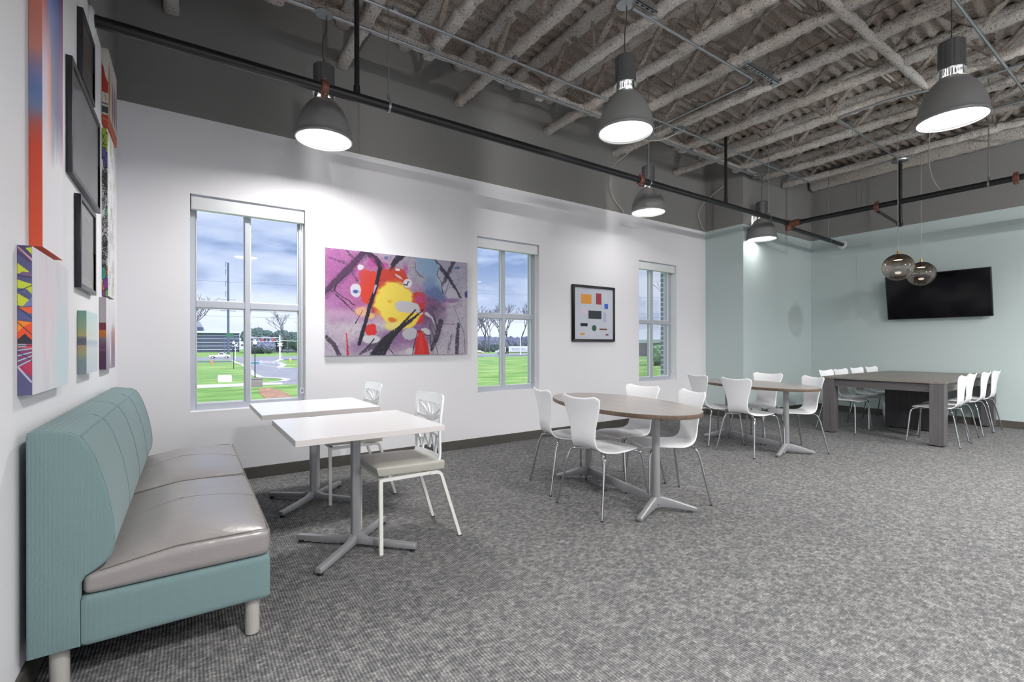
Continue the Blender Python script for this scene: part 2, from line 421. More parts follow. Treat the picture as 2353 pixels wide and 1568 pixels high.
for k, x in enumerate(JX):
    full = (k % 2 == 0)
    if k == 13: full = False
    lab = ('white sprayed ceiling joist, %s counted from the left wall, %s' %
           (words[k], 'reaching the window wall' if full else 'stopping short of it'))
    yend = 4.86 if full else 4.24
    if x > XA: yend = min(yend, YB + (.02 if full else -.02))
    j = thing('ceiling_joist', lab, 'ceiling joist', (x, 0, 0), 0, 'spray-coated ceiling joists')
    ystart = -1.0
    a = MB(); lumpy(a, (0, ystart, 3.995), (0, yend, 3.995), .108, .088, seed=k * 3.1, step=.022, amp=.013); build('bottom_chord', a, M_pop, j, smooth=70)
    a = MB(); lumpy(a, (0, ystart, 4.40), (0, min(4.86, 4.86 if x < XA else YB + .02), 4.40), .14, .1, seed=k * 5.7, step=.06); build('top_chord', a, M_pop, j, smooth=70)
    per = .74; y = (4.08 if x < XA else 3.75) - (0.0 if full else .02)
    first = True
    while y > ystart + .4:
        for sgn in (1, -1):
            y2 = y + sgn * per * .46
            if y2 > 4.8: continue
            if x > XA and y2 > YB - .02: continue
            a = MB(); lumpy(a, (0, y, 4.02), (0, y2, 4.37), .055, .055, step=.05, amp=.011, seed=k + y, n=8, power=1)
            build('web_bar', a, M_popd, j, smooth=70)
        if int(round(y / per)) % 2 == 0:
            a = MB(); lumpy(a, (0, y, 4.02), (0, y + .03, 4.37), .035, .035, step=.05, amp=.008, seed=k + y, n=8, power=1)
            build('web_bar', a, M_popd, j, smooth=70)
        y -= per
for y, lab in ((4.1, 'spray-coated bridging bar crossing all joists close to the window wall'), (1.68, 'spray-coated bridging bar crossing the joists in mid ceiling')):
    a = MB(); lumpy(a, (XL + .02, y, 3.975), (7.9 if y > 4 else 6.6, y, 3.975), .075, .075, step=.04, amp=.014, seed=y, power=.9)
    tag(build('bridging_bar', a, M_pop, smooth=70), lab, 'ceiling bar', 'spray-coated bridging bars')
a = MB(); lumpy(a, (XF - .085, YK, 4.21), (XF - .085, YB - .03, 4.21), .14, .28, amp=.014)
tag(build('ledger_angle', a, M_pop, smooth=70), 'spray-coated ledger strip along the top of the far mint wall', 'ceiling bar')

# ------------------------------------------------------------------ windows
def xbox(name, parent, mat, *b, bevel=.002):
    m = MB(); m.box(*b); return build(name, m, mat, parent, bevel=bevel, smooth=0)
for i, (x0, x1) in enumerate(WIN):
    r = bpy.data.objects.new('window_%d' % (i + 1), None); COL.objects.link(r); r.location = (x0, D, 0); struct(r)
    W = x1 - x0; fy0, fy1 = .108, .185
    m = MB(); a, c = .040, .052
    m.box(0, a, fy0, fy1, WB, WT); m.box(W - a, W, fy0, fy1, WB, WT); m.box(a, W - a, fy0, fy1, WB, WB + .055); m.box(a, W - a, fy0, fy1, WT - .06, WT)
    build('window_frame', m, M_alu, r, bevel=.002, smooth=0)
    xm = W * .478
    xbox('mullion', r, M_alu, xm - .021, xm + .021, fy0 - .004, fy1 + .004, WB + .055, WT - .06)
    zt = 1.567
    xbox('transom', r, M_alu, a, xm - .021, fy0, fy1, zt - .029, zt + .029)
    xbox('transom', r, M_alu, xm + .021, W - a, fy0, fy1, zt - .029, zt + .029)
    for px0, px1 in ((a, xm - .021), (xm + .021, W - a)):
        for pz0, pz1 in ((WB + .055, zt - .029), (zt + .029, WT - .06)):
            xbox('pane', r, M_pane, px0, px1, .152, .156, pz0, pz1, bevel=0)
            m = MB(); e = .009   # glazing bead
            for q in ((px0, px0 + e, pz0, pz1), (px1 - e, px1, pz0, pz1), (px0 + e, px1 - e, pz0, pz0 + e), (px0 + e, px1 - e, pz1 - e, pz1)):
                m.box(q[0], q[1], .130, .151, q[2], q[3])
            build('glazing_bead', m, M_valance, r, smooth=0)
    # roller blind: head box, chain, chain holder
    which = ['leftmost window, behind the two white tables', 'middle window, between the two pictures', 'window nearest the mint corner']
    b = thing('roller_blind', 'white roller blind box with chain in the %s' % which[i], 'roller blind', (x0, D, 0), 0, 'white roller blinds in the windows')
    m = MB(); m.box(.012, W - .012, .02, .085, 2.375, 2.482); build('head_box', m, M_valance, b, bevel=.004)
    m = MB(); m.box(.006, .012, .018, .087, 2.37, 2.486); m.box(W - .012, W - .006, .018, .087, 2.37, 2.486); build('end_cap', m, M_alu, b, bevel=.001)
    m = MB(); m.box(.012, W - .012, .03, .08, 2.483, WT); build('head_rail', m, M_alu, b)
    m = MB(); m.tube([(W - .03, .05, 2.38), (W - .028, .05, 1.5), (W - .03, .05, .78)], .0022, 5); m.tube([(W - .016, .05, 2.38), (W - .018, .05, 1.5), (W - .016, .05, .78)], .0022, 5)
    build('bead_chain', m, M_valance, b)
    m = MB(); m.tube([(W - .023 + .017 * math.cos(t), .05, .765 + .024 * math.sin(t)) for t in [PI * .15 + j * PI * 1.7 / 14 for j in range(15)]], .0045, 6)
    build('chain_holder', m, M_valance, b)
# exterior brick pier beyond the last window
t = NT('exterior_brick'); br = t.node('ShaderNodeTexBrick'); t.link(t.mapping(t.pos(), (1, 1, 1), rot=(PI / 2, 0, 0)), br.inputs['Vector'])
br.inputs['Scale'].default_value = 1; br.inputs['Brick Width'].default_value = .22; br.inputs['Row Height'].default_value = .085; br.inputs['Mortar Size'].default_value = .012
br.inputs['Color1'].default_value = srgb(140, 128, 150); br.inputs['Color2'].default_value = srgb(116, 106, 130); br.inputs['Mortar'].default_value = srgb(230, 232, 240)
t.base(br.outputs['Color'], .8); M_brick = t.m
m = MB(); m.box(6.873, 7.4, D + WTH, D + .55, -3.3, 5); struct(build('wall_pier', m, M_brick, smooth=0))

# ------------------------------------------------------------------ sprinkler pipes
def rod(name, pts, r, mat, parent=None, n=14, bend=0, **kw):
    m = MB(); m.tube(bendpath(pts, bend) if bend else pts, r, n); return build(name, m, mat, parent, smooth=50)
def coupling(parent, c, axis, r=.036):
    m = MB(); c = Vector(c); a = Vector((1, 0, 0)) if axis == 0 else Vector((0, 1, 0)); s = a.cross(Vector((0, 0, 1)))
    m.tube([c - a * .028, c - a * .02, c + a * .02, c + a * .028], [r + .008, r + .016, r + .016, r + .008], 20)
    for sg in (1, -1): m.obox(c + Vector((0, 0, sg * (r + .02))), a * .02, s * .014, (0, 0, .014))
    o = build('coupling', m, M_copper, parent, bevel=.002, label='red-brown bolted coupling')
    m = MB()
    for sg in (1, -1):
        q = c + Vector((0, 0, sg * (r + .02))); m.tube([q - s * .032, q + s * .032], .007, 8)
    build('coupling_bolt', m, M_galv, o)
PY, PZ = 3.65, 3.10
p1 = rod('sprinkler_pipe', [(XL + .002, PY, PZ), (7.70, PY, PZ)], .036, M_blackpipe, n=24)
tag(p1, 'long black sprinkler pipe running below the ceiling along the window wall', 'pipe', 'black sprinkler pipes')
for x in (.823, 4.296): coupling(p1, (x, PY, PZ), 0)
m = MB(); m.tube([(7.70, PY, PZ), (7.80, PY, PZ - .02)], .052, 18); m.tube([(7.74, PY, PZ - .03), (7.74, PY, PZ - .11)], .045, 16); m.tube([(7.79, PY - .02, PZ), (7.80, 3.50, PZ)], .05, 18)
for a_ in ((7.74, PY - .05, PZ - .09), (7.83, 3.55, PZ + .05), (7.76, 3.56, PZ - .06), (7.70, PY + .04, PZ + .055)): m.sphere(a_, .016, 8, 6)
build('tee_fitting', m, M_copper, p1, label='red-brown mechanical tee fitting')
p2 = rod('sprinkler_pipe', [(7.80, 3.50, PZ), (7.80, -4.5, PZ)], .036, M_blackpipe, n=24)
tag(p2, 'black sprinkler pipe branching towards the right in front of the mint wall', 'pipe', 'black sprinkler pipes')
for y in (2.518, 1.195): coupling(p2, (7.8, y, PZ), 1)
p3 = rod('sprinkler_pipe', [(7.75, PY, 3.035), (XF - .002, PY, 3.0)], .033, M_blackpipe, n=24)
tag(p3, 'short lower black pipe ending in a white ring on the far mint wall', 'pipe', 'black sprinkler pipes')
m = MB(); m.lathe([(.034, 0), (.075, 0), (.078, .008), (.055, .02), (.034, .02)], 28)
o = build('escutcheon', m, M_valance, p3, label='white wall ring'); o.rotation_euler = (0, -PI / 2, 0); o.location = (XF - .001, PY, 3.0)
m = MB(); m.lathe([(.036, 0), (.075, 0), (.078, .008), (.055, .02), (.036, .02)], 28)
o = build('escutcheon', m, M_valance, p1, label='white wall ring'); o.rotation_euler = (0, PI / 2, 0); o.location = (XL + .001, PY, PZ)
def drop(x, y, z0, z1, r, lab, sock=True):
    d = rod('vertical_pipe', [(x, y, z0), (x, y, z1)], r, M_blackpipe, n=18); tag(d, lab, 'pipe', 'black vertical drop pipes')
    if sock: rod('pipe_socket', [(x, y, z0 - .005), (x, y, z0 + .05)], r + .006, M_blackpipe, d, n=18)
    return d
drop(1.061, PY, PZ + .035, 4.3, .019, 'black vertical pipe dropping to the long pipe beside the leftmost lamp')
drop(6.023, PY, PZ + .035, 4.06, .019, 'black vertical pipe dropping to the long pipe between the two small far lamps')
d = drop(8.66, 2.51, 2.98, 3.92, .024, 'black vertical pipe hanging in front of the mint wall with elbow and side arm', False)
m = MB(); m.sphere((8.66, 2.51, 2.97), .036, 16, 10); m.tube([(8.66, 2.51, 2.97), (8.66, 2.51, 3.03)], .032, 16); m.tube([(8.66, 2.51, 2.97), (8.60, 2.51, 2.975)], .032, 16)
build('elbow', m, M_blackpipe, d)
rod('side_arm', [(8.66, 2.51, 2.97), (7.82, 2.51, 3.03)], .019, M_blackpipe, d)
m = MB(); m.lathe([(.01, 0), (.1, 0), (.105, .02), (.06, .05), (.02, .06)], 20, (8.66, 2.51, 3.9)); build('ceiling_plate', m, M_galv, d)
def hanger(x, y, z, axis, top, lab):
    h = thing('pipe_hanger', lab, 'pipe hanger', (x, y, z), 0, 'steel loop hangers of the sprinkler pipes')
    rod('rod', [(0, 0, .085), (0, 0, top - z)], .0055, M_galv, h, n=8)
    m = MB(); R = .041; band = []
    pts = [(R * math.sin(t), R * -math.cos(t)) for t in [j * 2 * PI / 24 - 2.6 for j in range(0, 21)]]
    pts = [(pts[0][0] * .3, .085)] + pts + [(pts[-1][0] * .3, .085)]
    vs = []
    for a_, b_ in pts:
        for s_ in (-.009, .009):
            for e in (1.0, 1.06): vs.append(((s_, a_ * e, b_ * e) if axis == 0 else (a_ * e, s_, b_ * e)))
    fs = []
    for i in range(len(pts) - 1):
        o_ = i * 4
        for q in ((0, 1), (1, 3), (3, 2), (2, 0)): fs.append((o_ + q[0], o_ + q[1], o_ + 4 + q[1], o_ + 4 + q[0]))
    m.add(vs, fs); build('loop', m, M_galv, h)
    m = MB(); m.cyl((0, 0), .012, .065, .1, 8); build('nut', m, M_galv, h)
hanger(1.311, PY, PZ, 0, 4.0, 'steel rod and loop hanger on the long pipe right of the leftmost lamp')
hanger(4.44, PY, PZ, 0, 4.4, 'steel rod and loop hanger on the long pipe in front of the middle far lamp')
hanger(7.141, PY, PZ, 0, 4.4, 'steel rod and loop hanger on the long pipe in front of the farthest lamp')
hanger(9.15, PY, 3.01, 0, 4.3, 'thin rod hanger on the short lower pipe near the far wall')
hanger(7.8, 1.419, PZ, 1, 4.35, 'steel rod and loop hanger on the branch pipe at the right')

# ------------------------------------------------------------------ conduits, struts, cables
def conduit(pts, lab, r=.0125, bend=.1, name='electrical_conduit', mat=None, cat='conduit', group='steel conduits under the ceiling'):
    o = rod(name, pts, r, mat or M_galv, n=10, bend=bend); return tag(o, lab, cat, group)
c1 = conduit([(XL + .01, 3.69, 3.905), (8.6, 3.69, 3.905)], 'straight steel conduit under the joists, just above the long black pipe')
for x in (JX[2] + .12, JX[4] - .0, JX[6], JX[8], JX[10], JX[12]):
    m = MB(); m.obox((x, 3.69, 3.925), (.02, 0, 0), (0, .022, 0), (0, 0, .022)); build('conduit_clip', m, M_galv, c1, bevel=.003)
c2 = conduit([(XL + .01, 4.03, 3.91), (7.9, 4.03, 3.91)], 'steel conduit under the bridging bar near the window wall')
for x in (1.86, 3.2, 4.44, 5.8, 7.18):
    m = MB(); m.obox((x, 4.03, 3.925), (.02, 0, 0), (0, .022, 0), (0, 0, .022)); build('conduit_clip', m, M_galv, c2, bevel=.003)
conduit([(2.95, 2.585, 3.915), (4.80, 2.585, 3.915), (4.81, 3.80, 3.915), (4.81, 4.02, 3.915)], 'bent steel conduit running from the near lamp plate and turning towards the window wall')
conduit([(4.98, 1.10, 3.925), (9.0, 1.06, 3.925)], 'steel conduit running from the right-hand lamp plate to the far wall')
conduit([(6.66, .2, 3.915), (6.66, 1.3, 3.915), (6.44, 1.95, 3.93), (6.40, 2.47, 3.915), (8.62, 2.50, 3.915)], 'kinked steel conduit leading to the hanging vertical pipe')
conduit([(7.72, .2, 3.93), (7.70, 1.36, 3.93)], 'thin steel conduit at the right edge above the branch pipe')
conduit([(3.9, 1.955, 4.16), (7.2, 1.94, 4.16)], 'pair of pale conduits threaded through the joist webs', bend=0, mat=M_cable)
conduit([(3.9, 1.985, 4.15), (7.2, 1.97, 4.15)], 'second pale conduit of the pair threaded through the joist webs', bend=0, mat=M_cable)
def strut(x0, x1, y, z, lab):
    s = MB(); s.box(x0, x1, y - .02, y + .02, z, z + .004); s.box(x0, x1, y - .02, y - .016, z, z + .04); s.box(x0, x1, y + .016, y + .02, z, z + .04)
    o = tag(build('strut_channel', s, M_galv, smooth=0), lab, 'strut channel', 'perforated strut channels between joists')
    h = MB(); k = int((x1 - x0 - .06) / .062)
    for i in range(k): h.box(x0 + .04 + i * .062, x0 + .072 + i * .062, y - .007, y + .007, z - .0015, z + .001)
    build('slot_row', h, M_black, o, smooth=0, label='dark slots in the channel')
    for xc in (x0 - .01, x1 + .01): h = MB(); h.box(xc - .03, xc + .03, y - .06, y + .06, z + .005, z + .03); build('joist_clamp', h, M_galv, o, smooth=0)
strut(4.50, 5.10, 2.52, 3.945, 'perforated steel strut channel spanning two joists in mid ceiling')
strut(2.92, 3.24, 2.56, 3.955, 'short perforated strut channel beside the near lamp plate')
def jbox(x, y, z, lab, sx=.055):
    m = MB(); m.box(x - sx, x + sx, y - sx, y + sx, z, z + .045); o = tag(build('junction_box', m, M_galv, bevel=.004), lab, 'junction box', 'steel junction boxes under the ceiling')
    m = MB(); m.box(x - sx * .9, x + sx * .9, y - sx * .9, y + sx * .9, z - .003, z); build('cover_plate', m, M_galv, o)
jbox(5.13, 3.74, 3.90, 'steel junction box on the straight conduit in mid ceiling')
jbox(7.55, 4.05, 3.90, 'steel junction box near the column at the end of the conduit')
def cable(pts, lab, r=.006, mat=None): tag(rod('hanging_cable', smoothpath(pts), r, mat or M_cable, n=8), lab, 'cable', 'loose cables hanging from the ceiling')
cable([(5.25, 4.6, 4.0), (5.02, 4.80, 3.78), (5.0, 4.815, 3.45), (5.12, 4.815, 3.28), (5.27, 4.815, 3.19), (5.30, 4.815, 3.14)], 'pale loose cable hanging down the grey band left of the middle far lamp')
cable([(7.6, 4.25, 4.0), (7.34, 4.5, 3.85), (7.2, 4.75, 3.62), (7.08, 4.81, 3.42), (7.2, 4.81, 3.23), (7.29, 4.81, 3.15)], 'pale loose cable hanging down the grey band beside the mint column')
cable([(7.85, 1.97, 3.95), (7.8, 1.965, 3.5), (7.8, 1.93, 3.3), (7.8, 1.85, 3.13)], 'pale cable curving down onto the branch pipe')
cable([(5.13, 3.74, 3.9), (5.0, 3.9, 3.82), (4.75, 4.02, 3.8), (4.55, 4.05, 3.9)], 'grey flexible cable looping from the junction box to the conduit', .007)
tag(rod('control_wire', [(5.14, 2.66, 4.15), (5.03, 1.4, 4.15), (5.0, .5, 4.16)], .003, M_cord, n=6), 'thin dark wire stretched between the joists in mid ceiling', 'wire')

# ------------------------------------------------------------------ pendant lamps
ZR = 2.9
def make_lamp(loc, label):
    L = thing('pendant_lamp', label, 'pendant lamp', loc, .3, 'grey bell-shaped pendant lamps')
    m = MB()
    prof = [(.205, .004), (.21, -.004), (.221, -.002), (.222, .012), (.216, .02), (.214, .05), (.206, .1), (.192, .15), (.171, .2), (.143, .25), (.112, .29), (.082, .318), (.066, .328)]
    inner = [(.06, .322), (.078, .312), (.108, .284), (.139, .244), (.167, .195), (.188, .147), (.202, .098), (.208, .05), (.205, .004)]
    m.lathe(prof + inner, 56); build('shade', m, M_shade, L, smooth=40)
    m = MB(); m.lathe([(1e-4, .012), (.207, .012)], 48); build('diffuser', m, M_glow, L, label='glowing white round diffuser')
    m = MB(); m.lathe([(.032, .32), (.03, .375)], 24)
    for j in range(26):
        a = 2 * PI * j / 26; c, s = math.cos(a), math.sin(a)
        m.obox((.064 * c, .064 * s, .352), (.009 * c, .009 * s, 0), (-.0025 * s, .0025 * c, 0), (0, 0, .022))
    build('cooling_fins', m, M_chrome, L, label='bright metal fins')
    m = MB(); m.lathe([(.03, .372), (.088, .374), (.09, .38), (.088, .384), (.03, .386)], 36); build('collar_disc', m, M_chrome, L)
    m = MB(); n = 40; prof2 = []
    vs = []
    for z in (.386, .392, .592, .598):
        for j in range(n * 2):
            a = PI * j / n; fl = (.0025 if (j % 8 in (0, 1)) else 0); r = .082 - fl - (.004 if z in (.386, .598) else 0)
            vs.append((r * math.cos(a), r * math.sin(a), z))
    N = n * 2; fs = [(i * N + j, i * N + (j + 1) % N, (i + 1) * N + (j + 1) % N, (i + 1) * N + j) for i in range(3) for j in range(N)] + [tuple(range(N - 1, -1, -1)), tuple(3 * N + j for j in range(N))]
    m.add(vs, fs); build('housing', m, M_cyl, L, smooth=25, label='dark fluted cylinder housing')
    m = MB(); m.cyl((0, 0), .012, .598, .63, 12); build('cord_grip', m, M_cyl, L)
    zc = 3.935 - loc[2]
    m = MB(); m.tube(smoothpath([(0, 0, .62), (-.015, 0, .7), (-.012, .0, .8), (.02, 0, zc - .12), (.026, 0, zc)]), .004, 8); build('cord', m, M_cord, L)
    m = MB(); m.tube([(0, 0, .62), (0, 0, zc)], .0012, 5); build('steel_cable', m, M_steelwire, L)
    m = MB(); m.lathe([(1e-4, zc - .004), (.07, zc - .004), (.071, zc), (.07, zc + .004), (1e-4, zc + .004)], 32); build('canopy', m, M_galv, L, label='round ceiling plate')
    return L
LAMPS = [((2.892, 2.609, 2.906), 'largest central grey pendant lamp, hanging over the middle of the room'),
         ((.906, 4.026, 2.871), 'grey pendant lamp above the leftmost window, behind a red-brown pipe coupling'),
         ((4.864, 1.089, 2.935), 'big tilted-looking grey pendant lamp at the upper right'),
         ((4.95, 4.08, 2.93), 'small far grey pendant lamp above the window by the mint corner'),
         ((7.6, 3.99, 2.897), 'farthest and smallest grey pendant lamp, in front of the mint column')]
lamp0 = make_lamp(*LAMPS[0])
for loc, lab in LAMPS[1:]: dup(lamp0, loc, .3, lab)
ADDED_LAMPS = [((.9, 1.2 - 1.6, 2.9), 'unseen grey pendant lamp added behind the camera by the left wall'), ((3.0, -1.6, 2.9), 'unseen grey pendant lamp added behind the camera in mid room'),
        ((6.3, -1.0, 2.9), 'unseen grey pendant lamp added behind the camera at the right'), ((8.4, -.9, 2.9), 'unseen grey pendant lamp added outside the frame near the far wall'), ((5.6, -3.2, 2.9), 'unseen grey pendant lamp added behind the camera by the rear wall')]
for loc, lab in ADDED_LAMPS: dup(lamp0, loc, .3, lab)  # unseen lamp copies added to brighten the room
def area(loc, r, e, name='lamp_light', spread=150):
    l = bpy.data.lights.new(name, 'AREA'); l.shape = 'DISK'; l.size = 2 * r; l.energy = e; l.spread = math.radians(spread); l.color = (1, .985, .965)
    o = bpy.data.objects.new(name, l); COL.objects.link(o); o.location = loc; return o
LE = 1.0
for (loc, lab), e in zip(LAMPS, (4.6, 29, 33, 5, 2.4)): area((loc[0], loc[1], loc[2] + .008), .2, e * LE, spread=(168 if loc[1] > 3.5 else 150))
for k, (loc, lab) in enumerate(ADDED_LAMPS): area((loc[0], loc[1], loc[2] + .008), .2, 84 if k == 0 else 74, spread=165)
for loc, lab in LAMPS + ADDED_LAMPS:   # point lights added at the collars to brighten the ceiling
    for k in range(2):
        l = bpy.data.lights.new('collar_fill', 'POINT'); l.energy = (7 if loc[1] > 3.5 else 54 if loc[1] > .5 else 170); l.shadow_soft_size = .004; l.color = (1, .98, .95)
        o = bpy.data.objects.new('collar_fill', l); COL.objects.link(o); o.location = (loc[0] + .045 * math.cos(1 + PI * k), loc[1] + .045 * math.sin(1 + PI * k), loc[2] + .352)

# ------------------------------------------------------------------ smoked glass globes
def globe(loc, lab):
    g = thing('glass_globe_pendant', lab, 'globe pendant', loc, 0, 'smoked glass globe pendants')
    m = MB(); m.sphere((0, 0, 0), .175, 48, 32); build('globe', m, M_globe, g, smooth=80, label='smoky see-through glass ball')
    m = MB(); m.cyl((0, 0), .017, .168, .215, 16); build('socket_cap', m, M_brass, g)
    m = MB(); m.cyl((0, 0), .012, .10, .17, 12); m.lathe([(1e-4, .115), (.05, .11), (.055, .098), (.05, .096)], 24); build('lamp_holder', m, M_brass, g)
    m = MB(); m.lathe([(1e-4, .095), (.046, .095)], 24); build('led_disc', m, M_glow2, g, label='glowing warm disc')
    m = MB(); m.tube([(0, 0, .21), (0, 0, 3.93 - loc[2])], .004, 8); build('cord', m, M_steelwire, g)
globe((7.75, 2.27, 2.225), 'left smoked glass globe lamp hanging lower left of the television, nearer one')
globe((8.85, 2.32, 2.235), 'right smoked glass globe lamp overlapping the television corner, farther one')
# ------------------------------------------------------------------ sofa
def rbox(x0, x1, y0, y1, z0, z1, r, crown=0, n=14, shape=None):
    """rounded box with domed top"""
    bm = bmesh.new(); bmesh.ops.create_cube(bm, size=2)
    bmesh.ops.subdivide_edges(bm, edges=bm.edges, cuts=n, use_grid_fill=True)
    cx, cy, cz = (x0 + x1) / 2, (y0 + y1) / 2, (z0 + z1) / 2; hx, hy, hz = (x1 - x0) / 2, (y1 - y0) / 2, (z1 - z0) / 2
    m = MB(); vs = []
    def warp(t): return math.copysign(1 - (1 - abs(t)) ** 1.25, t)
    for v in bm.verts:
        p = Vector((warp(v.co.x) * hx, warp(v.co.y) * hy, warp(v.co.z) * hz))
        q = Vector([max(-h + r, min(h - r, c)) for c, h in zip(p, (hx, hy, hz))]); d = p - q
        if d.length > 1e-9: p = q + d.normalized() * r if max(abs(d.x), abs(d.y), abs(d.z)) > r * .999 else q + d
        u, w_, t = p.x / hx, p.y / hy, (p.z / hz + 1) / 2
        z = p.z + crown * (1 - u * u) * (1 - w_ ** 4) * max(0, t)
        P = Vector((cx + p.x, cy + p.y, cz + z))
        if shape: P = shape(P, u, w_, t)
        vs.append(P)
    bm.verts.index_update(); m.add(vs, [tuple(v.index for v in f.verts) for f in bm.faces]); bm.free(); return m
SY0, SY1, SYM = 2.185, 4.25, 3.215
sofa = thing('banquette_sofa', 'teal fabric banquette sofa with taupe vinyl seat against the left wall', 'sofa', (0, 0, 0))
XW = -.447
backprof = [(XW, .16), (XW, .55), (XW, .90), (XW + .004, .913), (XW + .03, .917), (-.39, .913), (-.345, .905), (-.318, .892), (-.30, .868), (-.28, .825), (-.262, .766), (-.247, .71), (-.236, .65), (-.227, .59), (-.222, .54), (-.224, .49), (-.233, .455), (-.25, .432), (-.275, .414), (-.3, .40), (-.313, .375), (-.314, .32), (-.314, .16)]
def extr(prof, y0, y1, r):
    P = [Vector((a, 0, b)) for a, b in prof]; n = len(P); cen = sum(P, Vector()) / n
    nrm = []
    for i in range(n):
        t = (P[(i + 1) % n] - P[i - 1]).normalized(); nn = Vector((-t.z, 0, t.x))
        nrm.append(nn)
    area_ = sum(P[i].x * P[(i + 1) % n].z - P[(i + 1) % n].x * P[i].z for i in range(n))
    sg = 1 if area_ > 0 else -1
    m = MB(); vs = []; k = 5; stations = []
    for i in range(k + 1):
        a = PI / 2 * i / k; stations.append((y0 + r * (1 - math.sin(a)), r * (1 - math.cos(a)) if False else r * (1 - math.sin(a)) * 0 + r * (1 - math.cos(PI / 2 - a)) ))
    st = [(y0 + r * (1 - math.cos(PI / 2 * i / k)), r * (1 - math.sin(PI / 2 * i / k))) for i in range(k + 1)]
    st += [(y0 + (y1 - y0) * j / 12, 0) for j in range(1, 12)]
    st += [(y1 - (a - y0), b) for a, b in reversed(st[:k + 1])]
    for y, ins in st:
        for p, q in zip(P, nrm): w_ = p + q * ins * sg; vs.append((w_.x, y, w_.z))
    fs = [(i * n + j, i * n + (j + 1) % n, (i + 1) * n + (j + 1) % n, (i + 1) * n + j) for i in range(len(st) - 1) for j in range(n)]
    fs += [tuple(range(n - 1, -1, -1)), tuple((len(st) - 1) * n + j for j in range(n))]
    m.add(vs, fs); return m
for y0, y1 in ((SY0, SYM), (SYM, SY1)):
    b = build('backrest', extr(backprof, y0, y1, .009), M_teal, sofa, smooth=50)
    # top-stitched seams along the back
    for yy in ((y0 + .014, y1 - .014) if y0 == SY0 else (y1 - .014,)):
        m = MB(); m.tube(smoothpath([(a + .001, yy, c + .001) for a, c in backprof[6:20]], 2), .0018, 5); build('seam', m, M_tealseam, b)
    m = MB(); m.tube([(-.31, y0 + .01, .889), (-.31, y1 - .01, .889)], .0022, 5); build('seam', m, M_tealseam, b)
    m = MB(); m.tube(smoothpath([(a + .001, (y0 + y1) / 2, c + .001) for a, c in backprof[6:20]], 2), .0016, 5); build('seam', m, M_tealseam, b)
    def shp(P, u, w_, t):
        # seat slopes down to the back and has a gently bowed front
        lo = .330; f = (P.x + .313) / .593
        P.z = lo + (P.z - lo) * (0.66 + .34 * min(1, max(0, f) * 2.2)) if P.z > lo else P.z
        return P
    s = build('seat_cushion', rbox(-.315, .283, y0 + .003, y1 - .003, .325, .442, .034, .046, shape=shp), M_taupe, sofa, smooth=60, subsurf=1)
    for yy in (y0 + .012, y1 - .012, (y0 + y1) / 2):
        mid = abs(yy - (y0 + y1) / 2) < .01
        pts = []
        for j in range(15):
            x = -.26 + .52 * j / 14; u = (x + .016) / .299; w_ = (yy - (y0 + y1) / 2) / ((y1 - y0) / 2); f = (x + .313) / .593
            z = .442 + .046 * (1 - u * u) * (1 - w_ ** 4); z = .330 + (z - .330) * (.66 + .34 * min(1, max(0, f) * 2.2)); pts.append((x, yy, z - (.0025 if not mid else .0012)))
        m = MB(); m.tube(pts, .0022, 5); build('seam', m, M_stitch, s)
    m = MB(); m.tube([(.271, y0 + .02, .437), (.271, y1 - .02, .437)], .0025, 5); build('seam', m, M_stitch, s)
build('base', rbox(-.318, .281, SY0 + .002, SY1 - .002, .152, .332, .02), M_teal, sofa, smooth=60)
m = MB(); m.box(-.34, .26, SY0 + .03, SY1 - .03, .148, .156); build('dust_cover', m, M_black, sofa)
for x, y in ((.215, 2.245), (-.375, 2.245), (.215, 4.19), (-.375, 4.19), (.215, 3.215)):
    m = MB(); m.lathe([(.0265, .004), (.027, .012), (.027, .155)], 28, (x, y, 0), True, True); l = build('leg', m, M_satin, sofa)
    m = MB(); m.cyl((x, y), .025, 0, .005, 24); build('glide', m, M_black, l)

# ------------------------------------------------------------------ white square tables
def square_table(loc, lab, rz=0):
    T = thing('square_table', lab, 'table', loc, rz, 'white square cafe tables')
    m = MB(); m.box(-.398, .398, -.39, .39, .708, .7395); build('table_top_core', m, M_tedge, T, bevel=.0015, smooth=0).name = 'edge_band'
    m = MB(); m.box(-.3975, .3975, -.3895, .3895, .7390, .7405); build('tabletop', m, M_table, T, smooth=0)
    # rounded-square column
    pr = []
    for j in range(24):
        a = 2 * PI * j / 24; c, s = math.cos(a), math.sin(a); pr.append((.026 * math.copysign(abs(c) ** .45, c), .026 * math.copysign(abs(s) ** .45, s)))
    m = MB(); m.prism(pr, .075, .70); build('column', m, M_silver, T, smooth=40)
    m = MB(); m.box(-.11, .11, -.11, .11, .70, .708); build('mount_plate', m, M_black, T)
    for k in range(4):
        a = PI / 4 + k * PI / 2; c, s = math.cos(a), math.sin(a)
        prof = [(.0, .024, .056, .021), (.03, .025, .052, .021), (.08, .022, .036, .0195), (.22, .019, .032, .019), (.375, .017, .029, .019), (.382, .018, .027, .017)]
        m = MB(); vs = []
        for d, zb, h, wv in prof:
            for (q, zz) in ((-wv, zb), (-wv, zb + h * .55), (-wv * .8, zb + h), (wv * .8, zb + h), (wv, zb + h * .55), (wv, zb)):
                vs.append((c * d - s * q, s * d + c * q, zz - (0 if d < .03 else 0)))
        n = 6; fs = [(i * n + j, i * n + (j + 1) % n, (i + 1) * n + (j + 1) % n, (i + 1) * n + j) for i in range(len(prof) - 1) for j in range(n)] + [tuple(range(n)), tuple((len(prof) - 1) * n + j for j in reversed(range(n)))]
        m.add(vs, fs); arm = build('base_arm', m, M_silver, T, bevel=.0015, smooth=30)
        m = MB(); m.cyl((c * .36, s * .36), .016, 0, .02, 14); build('glide', m, M_black, arm)
    return T
